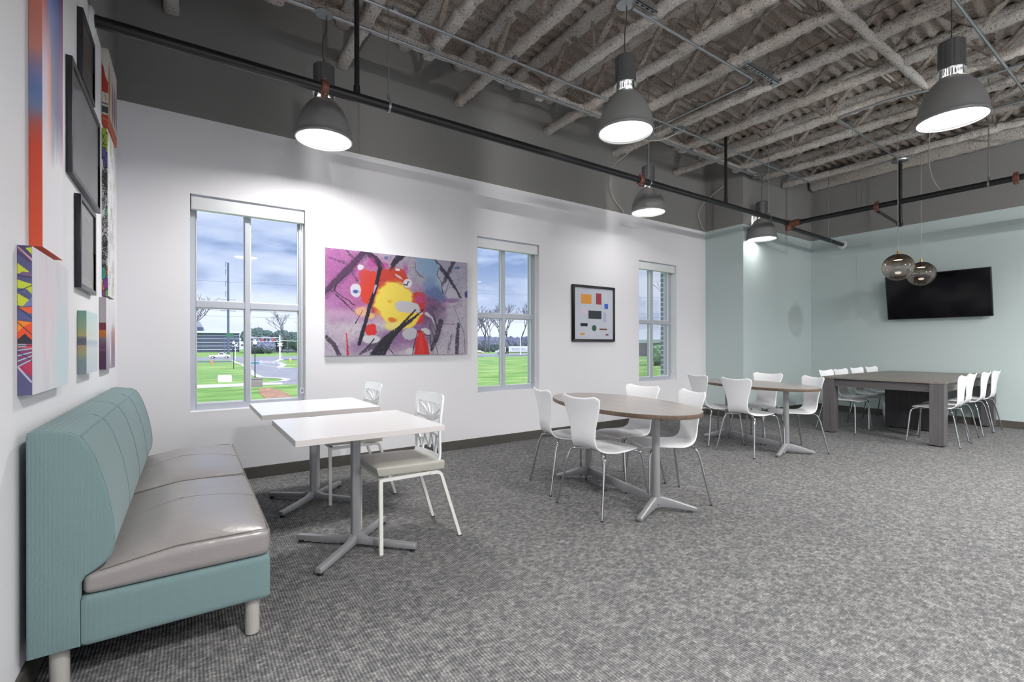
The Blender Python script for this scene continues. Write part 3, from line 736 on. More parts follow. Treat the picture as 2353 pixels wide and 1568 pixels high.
t1 = square_table((.818, 2.858, 0), 'nearer white square table with silver cross base in front of the sofa')
dup(t1, (.79, 3.885, 0), 0, 'farther white square table below the leftmost window')

# ------------------------------------------------------------------ lattice-back chairs
def lattice_chair(loc, rz, lab):
    C = thing('lattice_back_chair', lab, 'chair', loc, rz, 'white chairs with cut-out lattice backs')
    prof = [(-.02, .442), (-.07, .444), (-.11, .455), (-.138, .478), (-.152, .52), (-.150, .58), (-.146, .64), (-.148, .72), (-.156, .80), (-.168, .893)]
    cum = [0]
    for a, b in zip(prof, prof[1:]): cum.append(cum[-1] + math.hypot(b[0] - a[0], b[1] - a[1]))
    S = cum[-1]
    def at(s_):
        x = lerp_tab(list(zip(cum, [p[0] for p in prof])), s_); z = lerp_tab(list(zip(cum, [p[1] for p in prof])), s_); return x, z
    def P(v, s_, off=0):
        x, z = at(s_); hw = lerp_tab([(0, .165), (.12, .185), (.25, .192), (S, .205)], s_)
        if s_ > S - .03: hw -= .018 * ((s_ - S + .03) / .03) ** 2
        y = v * hw; k = .022 * v * v * min(1, s_ / .15)
        return Vector((x + k + off, y, z))
    def panel(m, v0, v1, s0, s1, nv=6, ns=6, th=.0065):
        o = len(m.v)
        for lay in (-th, th):
            for i in range(ns + 1):
                for j in range(nv + 1):
                    s_ = s0 + (s1 - s0) * i / ns; v = v0 + (v1 - v0) * j / nv; p = P(v, s_)
                    x2, z2 = at(min(S, s_ + .01)); x1, z1 = at(max(0, s_ - .01)); t = Vector((x2 - x1, 0, z2 - z1)).normalized(); nn = Vector((t.z, 0, -t.x))
                    m.v.append(tuple(p + nn * lay))
        A = (ns + 1) * (nv + 1); f = []
        idx = lambda L, i, j: o + L * A + i * (nv + 1) + j
        for i in range(ns):
            for j in range(nv):
                f.append((idx(0, i, j), idx(0, i, j + 1), idx(0, i + 1, j + 1), idx(0, i + 1, j))); f.append((idx(1, i, j), idx(1, i + 1, j), idx(1, i + 1, j + 1), idx(1, i, j + 1)))
        for i in range(ns):
            for j in (0, nv): f.append((idx(0, i, j), idx(0, i + 1, j), idx(1, i + 1, j), idx(1, i, j)))
        for j in range(nv):
            for i in (0, ns): f.append((idx(0, i, j), idx(0, i, j + 1), idx(1, i, j + 1), idx(1, i, j)))
        m.f += f; m.mi += [0] * len(f)
    def strut_(m, a, b, w0=.013, w1=.010, th=.006):
        (v0, s0), (v1, s1) = a, b; n = 6; p0, p1 = P(v0, s0), P(v1, s1); vs = []
        for i in range(n + 1):
            f = i / n; v, s_ = v0 + (v1 - v0) * f, s0 + (s1 - s0) * f; c = P(v, s_)
            d = (p1 - p0).normalized(); nn = Vector((1, 0, .05)).normalized(); sd = d.cross(nn).normalized()
            wd = (w0 + (w1 - w0) * f) * (1 + .7 * (abs(f - .5) * 2) ** 4)
            for sg, lay in ((-1, -th), (1, -th), (1, th), (-1, th)): vs.append(c + sd * sg * wd / 2 + nn * lay)
        fs = [(i * 4 + j, i * 4 + (j + 1) % 4, (i + 1) * 4 + (j + 1) % 4, (i + 1) * 4 + j) for i in range(n) for j in range(4)] + [(3, 2, 1, 0), tuple(n * 4 + j for j in range(4))]
        m.add(vs, fs)
    m = MB(); hub = (.05, S - .17)
    panel(m, -1, 1, 0, .165, 10, 8); panel(m, -1, 1, S - .062, S, 10, 4); panel(m, -1, -.86, .165, S - .062, 1, 12); panel(m, .86, 1, .165, S - .062, 1, 12)
    top, bot = S - .07, .17
    for q in ((-.8, top), (-.28, top), (.18, top), (.82, top), (-.88, S - .155), (.9, S - .13), (-.88, S - .24), (.88, S - .225), (.3, S - .25)): strut_(m, hub, q, .024, .014)
    lw = S - .25
    strut_(m, (-.9, lw), (.9, lw - .01), .014, .014)
    z = [(-.88, lw), (-.62, bot), (-.36, lw - .03), (-.12, bot + .02), (.12, lw), (.36, bot), (.6, lw - .02), (.88, bot + .05)]
    for a, b in zip(z, z[1:]): strut_(m, a, b, .016, .016)
    strut_(m, (-.9, (lw + bot) / 2), (-.5, bot + .06)); strut_(m, (.55, bot + .07), (.9, bot + .02))
    build('lattice_back', m, M_gloss, C, bevel=0, smooth=40)
    def shp(P_, u, w_, t):
        k = (P_.x + .155) / .425; P_.y *= 1 - .05 * (1 - t) - .02 * k
        P_.x += .02 * (t - .5) * (1 if u > 0 else 0); P_.z += .012 * k; return P_
    build('seat_cushion', rbox(-.155, .27, -.208, .208, .432, .492, .014, .008, 8, shape=shp), M_beige, C, smooth=60)
    m = MB()
    for y in (-.185, .185): m.tube([(.25, y, .424), (-.10, y, .424)], .0095, 4, square=True)
    for x in (.23, -.08): m.tube([(x, -.185, .424), (x, .185, .424)], .0095, 4, square=True)
    build('seat_frame', m, M_frame, C, smooth=30)
    for sy in (-1, 1):
        m = MB(); m.tube([(.25, sy * .195, .434), (.25, sy * .2, 0.004)], .0105, 4, square=True); l = build('leg', m, M_frame, C, smooth=30)
        m = MB(); m.tube(bendpath([(-.06, sy * .19, .424), (-.125, sy * .192, .424), (-.255, sy * .2, .006)], .04), .0095, 4, square=True); l2 = build('leg', m, M_frame, C, smooth=30)
        m = MB(); m.box(-.266, -.245, sy * .2 - .01, sy * .2 + .01, 0, .006); build('glide', m, M_black, l2)
    return C
lc = lattice_chair((1.15, 2.845, 0), PI, 'nearer white lattice-back chair with beige seat at the nearer square table')
dup(lc, (1.118, 3.885, 0), PI, 'farther white lattice-back chair at the square table below the window')

# ------------------------------------------------------------------ bent plywood shell chairs
SP = [(.228, .418), (.215, .434), (.185, .446), (.12, .453), (.04, .449), (-.05, .443), (-.11, .445), (-.155, .457), (-.185, .482), (-.202, .52), (-.211, .57), (-.218, .64), (-.228, .71), (-.243, .78), (-.262, .845)]
SC = [0]
for a, b in zip(SP, SP[1:]): SC.append(SC[-1] + math.hypot(b[0] - a[0], b[1] - a[1]))
SS = SC[-1]
HW = [(0, .115), (.02, .148), (.06, .18), (.14, .203), (.22, .208), (.30, .192), (.37, .158), (.43, .131), (.49, .124), (.56, .134), (.64, .157), (.72, .186), (.79, .203), (SS - .06, .208), (SS - .04, .204), (SS - .022, .194), (SS - .01, .178), (SS, .15)]
def shell_pt(u, v):
    """u along the profile, v across (-1..1)"""
    v = 2 * v - 1; smax = SS - .020 * (1 - v * v) ** 1.0 * 1.0
    s_ = u * smax
    x = lerp_tab(list(zip(SC, [p[0] for p in SP])), s_); z = lerp_tab(list(zip(SC, [p[1] for p in SP])), s_)
    hw = lerp_tab(HW, min(SS, s_ + (SS - smax) * 0)); back = max(0, min(1, (s_ - .42) / .12))
    x += .030 * v * v * back * (hw / .2) ** 2
    z += (1 - back) * (-.012 * v * v + .0) * min(1, s_ / .1)
    if s_ < .12: z -= .012 * (1 - s_ / .12) * (1 - v * v) * 0
    return (x, v * hw, z)
def shell_chair(loc, rz, lab, group):
    C = thing('shell_chair', lab, 'chair', loc, rz, group)
    m = MB(); m.grid(shell_pt, 40, 15); build('seat_shell', m, M_shell, C, smooth=80, solid=.0115, subsurf=1)
    m = MB(); m.cyl((-.01, 0), .075, .425, .437, 24); build('mount_disc', m, M_black, C)
    for sx, sy in ((1, 1), (1, -1), (-1, 1), (-1, -1)):
        m = MB(); m.tube(bendpath([(.03 * sx, .035 * sy, .4265), (.135 * sx - .01, .135 * sy, .4255), ((.205 if sx > 0 else -.155), .178 * sy, .414), ((.222 if sx > 0 else -.178), .19 * sy, .36), ((.245 if sx > 0 else -.245), .235 * sy, .008)], .035), .0082, 10)
        l = build('leg', m, M_chrome, C, smooth=50)
        m = MB(); m.cyl(((.245 if sx > 0 else -.245), .235 * sy), .0092, 0, .007, 12); build('glide', m, M_black, l)
    return C
G1, G2, G3, G4 = 'white shell chairs around the nearer oval table', 'white shell chairs around the farther oval table', 'white shell chairs on the left side of the big table', 'white shell chairs on the right side of the big table'
R = math.radians
sc0 = shell_chair((2.55, 2.53, 0), R(0), 'large near white shell chair seen from behind at the nearer oval table', G1)
for x, y, a, lab, g in (
    (2.665, 3.07, -17, 'white shell chair left of the nearer oval table, turned almost edge-on', G1),
    (3.155, 2.86, 180, 'white shell chair beyond the nearer oval table, its back against the pale wall', G1),
    (3.09, 2.385, 155, 'white shell chair at the right of the nearer oval table, facing left', G1),
    (5.17, 2.86, -7, 'white shell chair seen from behind at the farther oval table', G2),
    (5.36, 3.42, -20, 'white shell chair half hidden at the left of the farther oval table', G2),
    (5.93, 3.17, 178, 'white shell chair beyond the farther oval table in front of the mint column', G2),
    (5.715, 2.645, 147, 'white shell chair right of the farther oval table, next to the big table leg', G2),
    (7.60, 2.845, -94, 'white shell chair left of the big table, next to its front leg', G3),
    (8.12, 2.86, -95, 'second white shell chair on the left side of the big table', G3),
    (8.78, 2.885, -95, 'third white shell chair on the left side of the big table', G3),
    (9.37, 2.885, -95, 'white shell chair left of the big table, nearest the far wall', G3),
    (7.545, 1.815, 90, 'white shell chair right of the big table, in front beside its front leg', G4),
    (8.12, 1.86, 90, 'second white shell chair on the right side of the big table', G4),
    (8.70, 1.84, 90, 'third white shell chair on the right side of the big table', G4),
    (9.25, 1.84, 90, 'white shell chair right of the big table, nearest the far wall', G4)):
    dup(sc0, (x, y, 0), R(a), lab, g)

# ------------------------------------------------------------------ oval tables
def oval_table(loc, rz, lab):
    T = thing('oval_table', lab, 'table', loc, rz, 'oval wood-laminate tables')
    n = 96; a, b = .415, .785
    el = [(a * math.copysign(abs(math.cos(2 * PI * j / n)) ** .94, math.cos(2 * PI * j / n)), b * math.copysign(abs(math.sin(2 * PI * j / n)) ** .94, math.sin(2 * PI * j / n))) for j in range(n)]
    m = MB(); m.prism(el, .709, .7385); build('edge_band', m, M_ovale, T, smooth=40, bevel=.001)
    m = MB(); m.prism([(x * .9985, y * .9985) for x, y in el], .738, .7402); build('tabletop', m, M_oval, T, smooth=40)
    for sg in (1, -1):
        c = (0, sg * .45)
        pr = [(c[0] + .026 * math.cos(2 * PI * j / 24), c[1] + .031 * math.sin(2 * PI * j / 24)) for j in range(24)]
        m = MB()
        vs = []
        for z, k in ((.06, 1.12), (.2, 1.06), (.45, 1.0), (.70, 1.0)):
            vs += [(c[0] + (x - c[0]) * k, c[1] + (y - c[1]) * k, z) for x, y in pr]
        fs = [(i * 24 + j, i * 24 + (j + 1) % 24, (i + 1) * 24 + (j + 1) % 24, (i + 1) * 24 + j) for i in range(3) for j in range(24)] + [tuple(range(23, -1, -1)), tuple(72 + j for j in range(24))]
        m.add(vs, fs); build('column', m, M_silver, T, smooth=50)
        m = MB(); m.box(-.2, .2, c[1] - .05, c[1] + .05, .70, .709); build('mount_plate', m, M_ovale, T)
        for s2 in (1, -1):
            an = sg * (PI / 2) + s2 * R(62) ; dx, dy = math.cos(an), math.sin(an)
            prof = [(.0, .035, .115), (.05, .038, .108), (.11, .034, .092), (.18, .026, .070), (.24, .018, .050), (.275, .014, .040), (.285, .016, .034)]
            m = MB(); vs = []
            for i, (d, z0, z1) in enumerate(prof):
                wv = .021 - .004 * i / 6
                for q, zz in ((-wv, z0), (-wv, z1 - .006), (-wv * .6, z1), (wv * .6, z1), (wv, z1 - .006), (wv, z0)):
                    vs.append((c[0] + dx * d - dy * q, c[1] + dy * d + dx * q, zz))
            fs = [(i * 6 + j, i * 6 + (j + 1) % 6, (i + 1) * 6 + (j + 1) % 6, (i + 1) * 6 + j) for i in range(6) for j in range(6)] + [tuple(range(6)), tuple(36 + j for j in reversed(range(6)))]
            m.add(vs, fs); f = build('foot_arm', m, M_silver, T, smooth=40, bevel=.001)
            m = MB(); m.cyl((c[0] + dx * .262, c[1] + dy * .262), .014, 0, .016, 12); build('glide', m, M_galv, f)
    m = MB(); m.box(-.017, .017, -.44, .44, .045, .108); build('stretcher', m, M_silver, T, bevel=.005, smooth=40)
    return T
ov = oval_table((2.865, 2.665, 0), R(-11.5), 'nearer oval table with grey-brown laminate top and silver base, in mid room')
dup(ov, (5.575, 3.02, 0), R(-18), 'farther oval table with grey-brown laminate top, in front of the mint column')

# ------------------------------------------------------------------ big rectangular table
B = thing('big_table', 'large grey wood rectangular table with thick square legs against the mint wall', 'table', (0, 0, 0))
X0, X1, Y0, Y1 = 7.215, 9.66, 1.685, 2.955
m = MB(); m.box(X0 - .005, X1, Y0 - .008, Y1 + .008, .737, .765); build('tabletop', m, M_big, B, bevel=.002, smooth=0)
for x, y in ((X0, Y0), (X0, Y1 - .135), (X1 - .135, Y0), (X1 - .135, Y1 - .135)):
    m = MB(); m.box(x, x + .135, y, y + .135, .016, .737); l = build('leg', m, M_bigv, B, bevel=.0015, smooth=0)
    m = MB(); m.cyl((x + .067, y + .067), .03, 0, .017, 16); build('glide', m, M_galv, l)
for q, mt in (((X0 + .03, X0 + .05, Y0 + .135, Y1 - .135), M_bigx), ((X1 - .05, X1 - .03, Y0 + .135, Y1 - .135), M_bigx), ((X0 + .135, X1 - .135, Y0 + .03, Y0 + .05), M_big), ((X0 + .135, X1 - .135, Y1 - .05, Y1 - .03), M_big)):
    m = MB(); m.box(*q, .635, .728); build('apron', m, mt, B, smooth=0)
m = MB(); m.box(X0 + .04, X1 - .04, Y0 + .06, Y1 - .06, .715, .737); build('underside_panel', m, M_darkpanel, B, smooth=0)
m = MB(); m.box(8.40, 8.52, 2.10, 2.62, .012, .715); build('center_panel', m, M_darkpanel, B, bevel=.002, smooth=0, label='dark central pedestal panel')
# ------------------------------------------------------------------ television
tv = thing('television', 'wall-mounted black flat television tilted forward on the far mint wall', 'television', (XF - .045, 2.33, 1.62))
tv.rotation_euler = (0, R(-10.5), 0)
m = MB(); m.box(-.05, -.008, -.625, .625, 0, .715); build('casing', m, M_tvb, tv, bevel=.004)
m = MB(); m.box(-.0525, -.0495, -.613, .613, .014, .703); build('screen', m, M_tv, tv, smooth=0)
m = MB(); m.box(-.008, .045, -.2, .2, .22, .30); m.box(-.01, .12, -.15, .15, .42, .52); build('wall_bracket', m, M_black, tv)
# ------------------------------------------------------------------ painted canvases (paint layers rasterised onto mesh vertices)
def vnoise(X, Y, sc, seed):
    rs = np.random.RandomState(seed); G = rs.rand(64, 64); x, y = np.abs(X / sc) % 64, np.abs(Y / sc) % 64
    xi, yi = np.floor(x).astype(int), np.floor(y).astype(int); fx, fy = x - xi, y - yi; fx, fy = fx * fx * (3 - 2 * fx), fy * fy * (3 - 2 * fy)
    a, b, c, d = G[xi % 64, yi % 64], G[(xi + 1) % 64, yi % 64], G[xi % 64, (yi + 1) % 64], G[(xi + 1) % 64, (yi + 1) % 64]
    return (a * (1 - fx) + b * fx) * (1 - fy) + (c * (1 - fx) + d * fx) * fy
def fbm(X, Y, sc, seed, o=4):
    r, amp, tot = 0, 1, 0
    for k in range(o): r = r + amp * vnoise(X + 91 * k, Y + 37 * k, sc / 2 ** k, seed + k); tot += amp; amp *= .55
    return r / tot
class Paint:
    def __init__(s, X, Y, base): s.X, s.Y = X, Y; s.C = np.ones(X.shape + (3,)) * np.array(base, float) / 255
    def put(s, a, col):
        a = np.clip(a, 0, 1)[..., None]; col = np.array(col, float) / 255 if not isinstance(col, np.ndarray) else col; s.C = s.C * (1 - a) + col * a
    def blob(s, cx, cy, rx, ry, ang, col, soft=.12, rough=.25, al=1, nsc=60, seed=1):
        c, n = math.cos(math.radians(ang)), math.sin(math.radians(ang)); x, y = s.X - cx, s.Y - cy
        u, v = (x * c + y * n) / rx, (-x * n + y * c) / ry; d = np.sqrt(u * u + v * v) + rough * 2 * (fbm(s.X, s.Y, nsc, seed) - .5)
        s.put(al * np.clip((1 + soft - d) / (2 * soft), 0, 1), col)
    def line(s, pts, w, col, dry=0, al=1, soft=2.0, seed=3, fray=0):
        best = np.full(s.X.shape, 1e9); W = w if isinstance(w, (list, tuple)) else [w] * len(pts); ww = np.zeros(s.X.shape)
        for (a, b), (wa, wb) in zip(zip(pts, pts[1:]), zip(W, W[1:])):
            dx, dy = b[0] - a[0], b[1] - a[1]; L = dx * dx + dy * dy + 1e-9; t = np.clip(((s.X - a[0]) * dx + (s.Y - a[1]) * dy) / L, 0, 1)
            d = np.hypot(s.X - a[0] - t * dx, s.Y - a[1] - t * dy) - (wa + (wb - wa) * t) / 2; best = np.minimum(best, d)
        if fray: best = best + fray * (fbm(s.X, s.Y, 14, seed) - .5)
        a = np.clip(.5 - best / soft, 0, 1)
        if dry: a = a * np.clip((fbm(s.X, s.Y, 11, seed + 5) - dry + .18) * 6, .0, 1)
        s.put(a * al, col)
    def poly(s, P, col, wob=0, al=1, seed=2):
        X = s.X + wob * (fbm(s.X, s.Y, 40, seed) - .5) * 2; Y = s.Y + wob * (fbm(s.X, s.Y, 40, seed + 9) - .5) * 2; ins = np.zeros(X.shape, bool)
        for (x0, y0), (x1, y1) in zip(P, P[1:] + P[:1]):
            if y0 == y1: continue
            c = ((y0 > Y) != (y1 > Y)) & (X < (x1 - x0) * (Y - y0) / (y1 - y0) + x0); ins ^= c
        s.put(ins * al, col)
def homography(src, dst):
    A = []
    for (x, y), (u, v) in zip(src, dst): A.append([x, y, 1, 0, 0, 0, -u * x, -u * y]); A.append([0, 0, 0, x, y, 1, -v * x, -v * y])
    h = np.linalg.solve(np.array(A, float), np.array([q for p in dst for q in p], float)); return np.append(h, 1).reshape(3, 3)
def paint_grid(name, parent, corner, ax, ay, nu, nv, colors, label=None):
    """corner + s*ax + t*ay ; colors (nu,nv,3) in sRGB 0..1"""
    me = bpy.data.meshes.new(name); s, t = np.meshgrid(np.linspace(0, 1, nu), np.linspace(0, 1, nv), indexing='ij')
    P = np.array(corner)[None, None] + s[..., None] * np.array(ax) + t[..., None] * np.array(ay)
    i, j = np.meshgrid(np.arange(nu - 1), np.arange(nv - 1), indexing='ij'); a = (i * nv + j).ravel()
    F = np.stack([a, a + 1, a + nv + 1, a + nv], 1)
    me.from_pydata(P.reshape(-1, 3).tolist(), [], F.tolist())
    C = np.clip(colors, 0, 1).reshape(-1, 3); C = np.where(C <= .04045, C / 12.92, ((C + .055) / 1.055) ** 2.4)
    at = me.color_attributes.new('Col', 'FLOAT_COLOR', 'POINT'); at.data.foreach_set('color', np.concatenate([C, np.ones((len(C), 1))], 1).astype(np.float32).ravel())
    me.materials.append(M_print); o = bpy.data.objects.new(name, me); COL.objects.link(o); o.parent = parent
    if label: o['label'] = label
    return o
def st(nu, nv): return np.meshgrid(np.linspace(0, 1, nu), np.linspace(0, 1, nv), indexing='ij')

# big abstract canvas on the window wall
px0, px1, pz0, pz1 = 1.088, 2.662, 1.10, 2.157
yf = D - .036
m = MB(); m.box(px0, px1, yf + .001, D - .002, pz0, pz1)
bigp = tag(build('abstract_painting', m, M_gloss, bevel=.002), 'large purple, red and yellow abstract canvas between the left and middle windows', 'painting')
NU, NV = 560, 376; S_, T_ = st(NU, NV)
H = homography([(0, 1), (1, 1), (1, 0), (0, 0)], [(95, 52), (1912, 258), (1900, 1425), (78, 1437)])
den = H[2, 0] * S_ + H[2, 1] * T_ + H[2, 2]; PX = (H[0, 0] * S_ + H[0, 1] * T_ + H[0, 2]) / den; PYx = (H[1, 0] * S_ + H[1, 1] * T_ + H[1, 2]) / den
p = Paint(PX, PYx, (196, 186, 200))
n1 = fbm(PX, PYx, 260, 11); n2 = fbm(PX, PYx, 90, 15); n3 = fbm(PX, PYx, 24, 19)
p.put(np.clip((n1 - .42) * 3, 0, 1) * .5, (174, 150, 182)); p.put(np.clip((n2 - .55) * 4, 0, 1) * .45, (150, 140, 165))
p.blob(260, 420, 420, 430, 20, (176, 106, 166), .45, .35, .85, 170, 21); p.blob(180, 260, 300, 300, 0, (166, 84, 152), .5, .4, .75, 120, 23)
p.blob(330, 760, 330, 200, 20, (176, 104, 170), .5, .4, .75, 150, 25); p.blob(680, 560, 330, 360, 0, (186, 84, 150), .4, .3, .6, 120, 27)
p.blob(1350, 830, 260, 260, 0, (126, 62, 120), .5, .4, .75, 120, 29); p.blob(1150, 1180, 320, 170, -15, (132, 78, 138), .5, .4, .75, 120, 31)
p.blob(700, 1250, 300, 120, -10, (128, 88, 142), .5, .4, .7, 120, 33); p.blob(1480, 1000, 120, 280, 5, (86, 66, 96), .4, .4, .8, 70, 35)
p.blob(430, 1150, 260, 120, 0, (206, 190, 204), .5, .4, .7, 120, 37); p.blob(1150, 330, 220, 120, 10, (160, 158, 176), .5, .4, .7, 90, 39)
p.blob(1680, 450, 240, 240, 0, (170, 172, 196), .5, .4, .7, 110, 41); p.blob(1700, 1150, 240, 230, 0, (186, 182, 196), .5, .4, .8, 110, 43)
p.put(np.clip((n3 - .55) * 4, 0, 1) * .22, (90, 70, 110)); p.put(np.clip((.42 - n3) * 4, 0, 1) * .22, (226, 216, 230))
p.blob(300, 900, 250, 60, 5, (206, 176, 204), .6, .4, .6, 90, 45)
# charcoal bands
K = (52, 44, 62)
for pts, w_, dr, al in (([(90, 620), (330, 390), (600, 110)], [60, 90, 70], .35, .92), ([(640, 120), (720, 200), (810, 300)], [50, 90, 80], .3, .95), ([(1080, 150), (980, 250), (930, 360)], [90, 60, 36], .3, .95),
    ([(1480, 210), (1580, 330), (1680, 460), (1820, 700)], [40, 44, 40, 26], .35, .85), ([(1740, 240), (1660, 400), (1590, 540)], [50, 50, 30], .4, .75), ([(100, 1200), (190, 1290), (260, 1430)], [50, 60, 50], .4, .85),
    ([(700, 1430), (860, 1250), (1000, 1110), (1180, 990), (1260, 920)], [110, 120, 70, 50, 30], .42, .97), ([(800, 1430), (930, 1200), (1090, 1060), (1340, 855)], [40, 40, 24, 14], .3, .95),
    ([(1560, 1010), (1500, 1230), (1440, 1370)], [70, 60, 40], .4, .85), ([(1790, 1040), (1770, 1220), (1765, 1420)], [36, 50, 44], .4, .85), ([(520, 1420), (650, 1330), (780, 1270)], [20, 70, 60], .45, .7),
    ([(160, 600), (300, 720), (500, 920)], [8, 16, 10], .2, .9), ([(420, 350), (500, 480)], [20, 30], .5, .6), ([(150, 180), (360, 260)], [16, 40], .5, .6), ([(370, 90), (440, 180)], [20, 30], .5, .6), ([(1700, 1180), (1650, 1400)], [20, 30], .5, .5)):
    p.line(pts, w_, K, dry=dr, al=al, soft=9, seed=int(w_[0]) + len(pts), fray=26)
p.line([(90, 640), (380, 350), (610, 130)], 130, (104, 52, 104), dry=.45, al=.5, soft=50, seed=8, fray=40)
# red and yellow
p.blob(660, 560, 130, 200, 12, (228, 62, 42), .06, .28, 1, 70, 51); p.blob(600, 440, 80, 110, 0, (214, 66, 60), .15, .4, .9, 60, 53); p.blob(880, 450, 150, 130, -20, (208, 60, 44), .15, .35, .95, 60, 55)
p.blob(1040, 410, 110, 80, 30, (206, 62, 40), .1, .3, 1, 60, 57); p.blob(760, 700, 60, 220, 18, (178, 42, 60), .2, .4, .9, 60, 59); p.blob(1260, 760, 110, 130, 40, (206, 50, 46), .12, .4, .95, 60, 61); p.blob(1300, 930, 50, 110, 10, (214, 44, 44), .15, .4, .95, 50, 63)
p.blob(960, 760, 245, 270, -15, (238, 150, 46), .14, .22, .8, 80, 64); p.blob(965, 760, 230, 262, -15, (247, 220, 82), .07, .22, 1, 80, 65); p.blob(1120, 990, 190, 100, -20, (247, 214, 70), .1, .25, 1, 70, 66); p.blob(980, 1060, 130, 60, 0, (240, 226, 120), .3, .3, .9, 60, 67)
p.blob(940, 985, 50, 34, 10, (226, 110, 30), .3, .4, .95, 40, 68); p.blob(910, 745, 26, 20, 0, (232, 170, 40), .5, .3, .8, 30, 69); p.blob(560, 870, 90, 60, 0, (243, 184, 140), .25, .3, .9, 60, 70); p.blob(660, 930, 60, 40, 10, (246, 196, 110), .3, .3, .9, 50, 71)
p.blob(665, 1115, 74, 84, 20, (226, 44, 44), .08, .25, 1, 50, 72); p.line([(350, 1150), (362, 1270), (366, 1430)], [8, 18, 30], (218, 36, 70), soft=6, fray=14, seed=73)
p.poly([(1265, 1120), (1300, 1100), (1345, 1160), (1385, 1280), (1420, 1440), (1215, 1440), (1230, 1290)], (214, 34, 38), 12); p.line([(1300, 1180), (1310, 1420)], [30, 90], (232, 56, 44), dry=.5, soft=16, seed=75)
for q in ((690, 250, 60, 70), (850, 290, 50, 40), (1120, 330, 30, 70), (1290, 720, 60, 60)): p.blob(*q, 0, (190, 70, 150), .35, .6, .7, 22, int(q[0]))
# whites, greys and blues
p.blob(1130, 820, 170, 78, 12, (196, 194, 202), .04, .22, 1, 90, 81); p.blob(1300, 890, 40, 22, 30, (198, 196, 204), .08, .3, 1, 40, 82); p.blob(480, 600, 66, 88, -10, (214, 212, 226), .08, .2, 1, 60, 83); p.blob(545, 310, 40, 36, 0, (220, 212, 226), .15, .3, 1, 40, 84)
p.blob(1145, 515, 56, 56, 0, (216, 214, 224), .07, .2, 1, 50, 85); p.blob(1170, 1165, 100, 78, -10, (190, 188, 198), .07, .22, 1, 70, 86); p.blob(1160, 1390, 56, 44, 0, (204, 202, 210), .08, .2, 1, 50, 87); p.blob(1370, 1130, 60, 40, 20, (200, 198, 206), .1, .3, 1, 50, 88)
p.blob(650, 1230, 120, 50, 0, (208, 206, 214), .15, .3, 1, 70, 89); p.blob(1710, 670, 70, 84, -12, (192, 190, 204), .06, .15, 1, 60, 90); p.blob(1020, 340, 34, 20, 0, (214, 208, 222), .15, .3, 1, 30, 91); p.blob(1030, 430, 60, 14, 35, (206, 196, 214), .15, .2, .9, 30, 92)
p.poly([(1240, 180), (1480, 205), (1560, 300), (1520, 470), (1600, 620), (1500, 660), (1420, 560), (1340, 440), (1270, 360)], (138, 168, 200), 26); p.blob(1490, 640, 140, 90, 30, (92, 112, 162), .25, .35, .9, 60, 93); p.blob(1420, 520, 70, 90, 20, (120, 146, 186), .3, .4, .8, 50, 94); p.blob(1300, 460, 90, 90, 0, (150, 150, 172), .4, .4, .6, 50, 95)
p.blob(870, 190, 26, 22, 0, (92, 110, 160), .3, .5, .9, 20, 96); p.blob(1780, 322, 46, 14, 0, (84, 104, 170), .3, .5, .9, 20, 97); p.blob(1900, 660, 26, 40, 0, (62, 66, 140), .2, .3, 1, 30, 98); p.blob(480, 618, 36, 22, 0, (70, 92, 166), .2, .7, 1, 16, 99); p.blob(1700, 740, 110, 26, 0, (122, 70, 132), .4, .4, .6, 50, 100)
# thick black drawing lines
Z = (36, 34, 48)
p.line([(790, 330), (740, 560), (650, 820), (600, 1010), (560, 1130), (515, 1290)], [52, 44, 52, 46, 52, 44], Z, soft=5, fray=16, seed=101, dry=.16); p.line([(735, 545), (705, 640)], [30, 12], (184, 174, 196), soft=4)
for pts, w_ in (([(460, 345), (330, 430), (235, 525), (205, 600)], [4, 7, 9, 22]), ([(205, 600), (300, 680), (395, 735), (430, 775), (470, 790)], [12, 9, 10, 12, 8]), ([(568, 855), (515, 945), (470, 1022)], [4, 8, 14]), ([(1240, 190), (1250, 350), (1300, 420), (1345, 440)], [3, 5, 9, 6]),
    ([(1550, 320), (1520, 400), (1570, 500), (1595, 650)], [4, 7, 5, 9]), ([(1690, 450), (1655, 560), (1625, 650)], [3, 4, 6]), ([(1100, 530), (1135, 540), (1150, 495), (1168, 500)], [16, 14, 10, 8]), ([(705, 1225), (620, 1330), (520, 1420)], [16, 10, 5]),
    ([(1265, 1125), (1330, 1130), (1360, 1175), (1425, 1185), (1425, 1290), (1440, 1370)], [7, 7, 9, 8, 7, 9]), ([(1265, 1125), (1240, 1220), (1215, 1310), (1195, 1430)], [7, 8, 11, 10]), ([(1412, 1040), (1470, 1200), (1520, 1420)], [6, 7, 7]), ([(1730, 800), (1800, 1000), (1860, 1160), (1870, 1420)], [3, 4, 4, 4]),
    ([(885, 1340), (930, 1390), (960, 1430)], [5, 10, 6]), ([(1460, 900), (1490, 990), (1520, 1100)], [6, 14, 8]), ([(1000, 160), (930, 280)], [6, 10]), ([(650, 720), (640, 720)], [8, 8]), ([(600, 190), (650, 150)], [6, 6])):
    p.line(pts, w_, Z, soft=3, fray=3, seed=int(pts[0][0]))
p.line([(1380, 905), (1450, 960), (1480, 1040)], [46, 22, 8], (196, 190, 204), soft=4)
p.line([(1580, 1045), (1640, 1035), (1740, 1050)], [5, 8, 5], (140, 40, 80), soft=4)
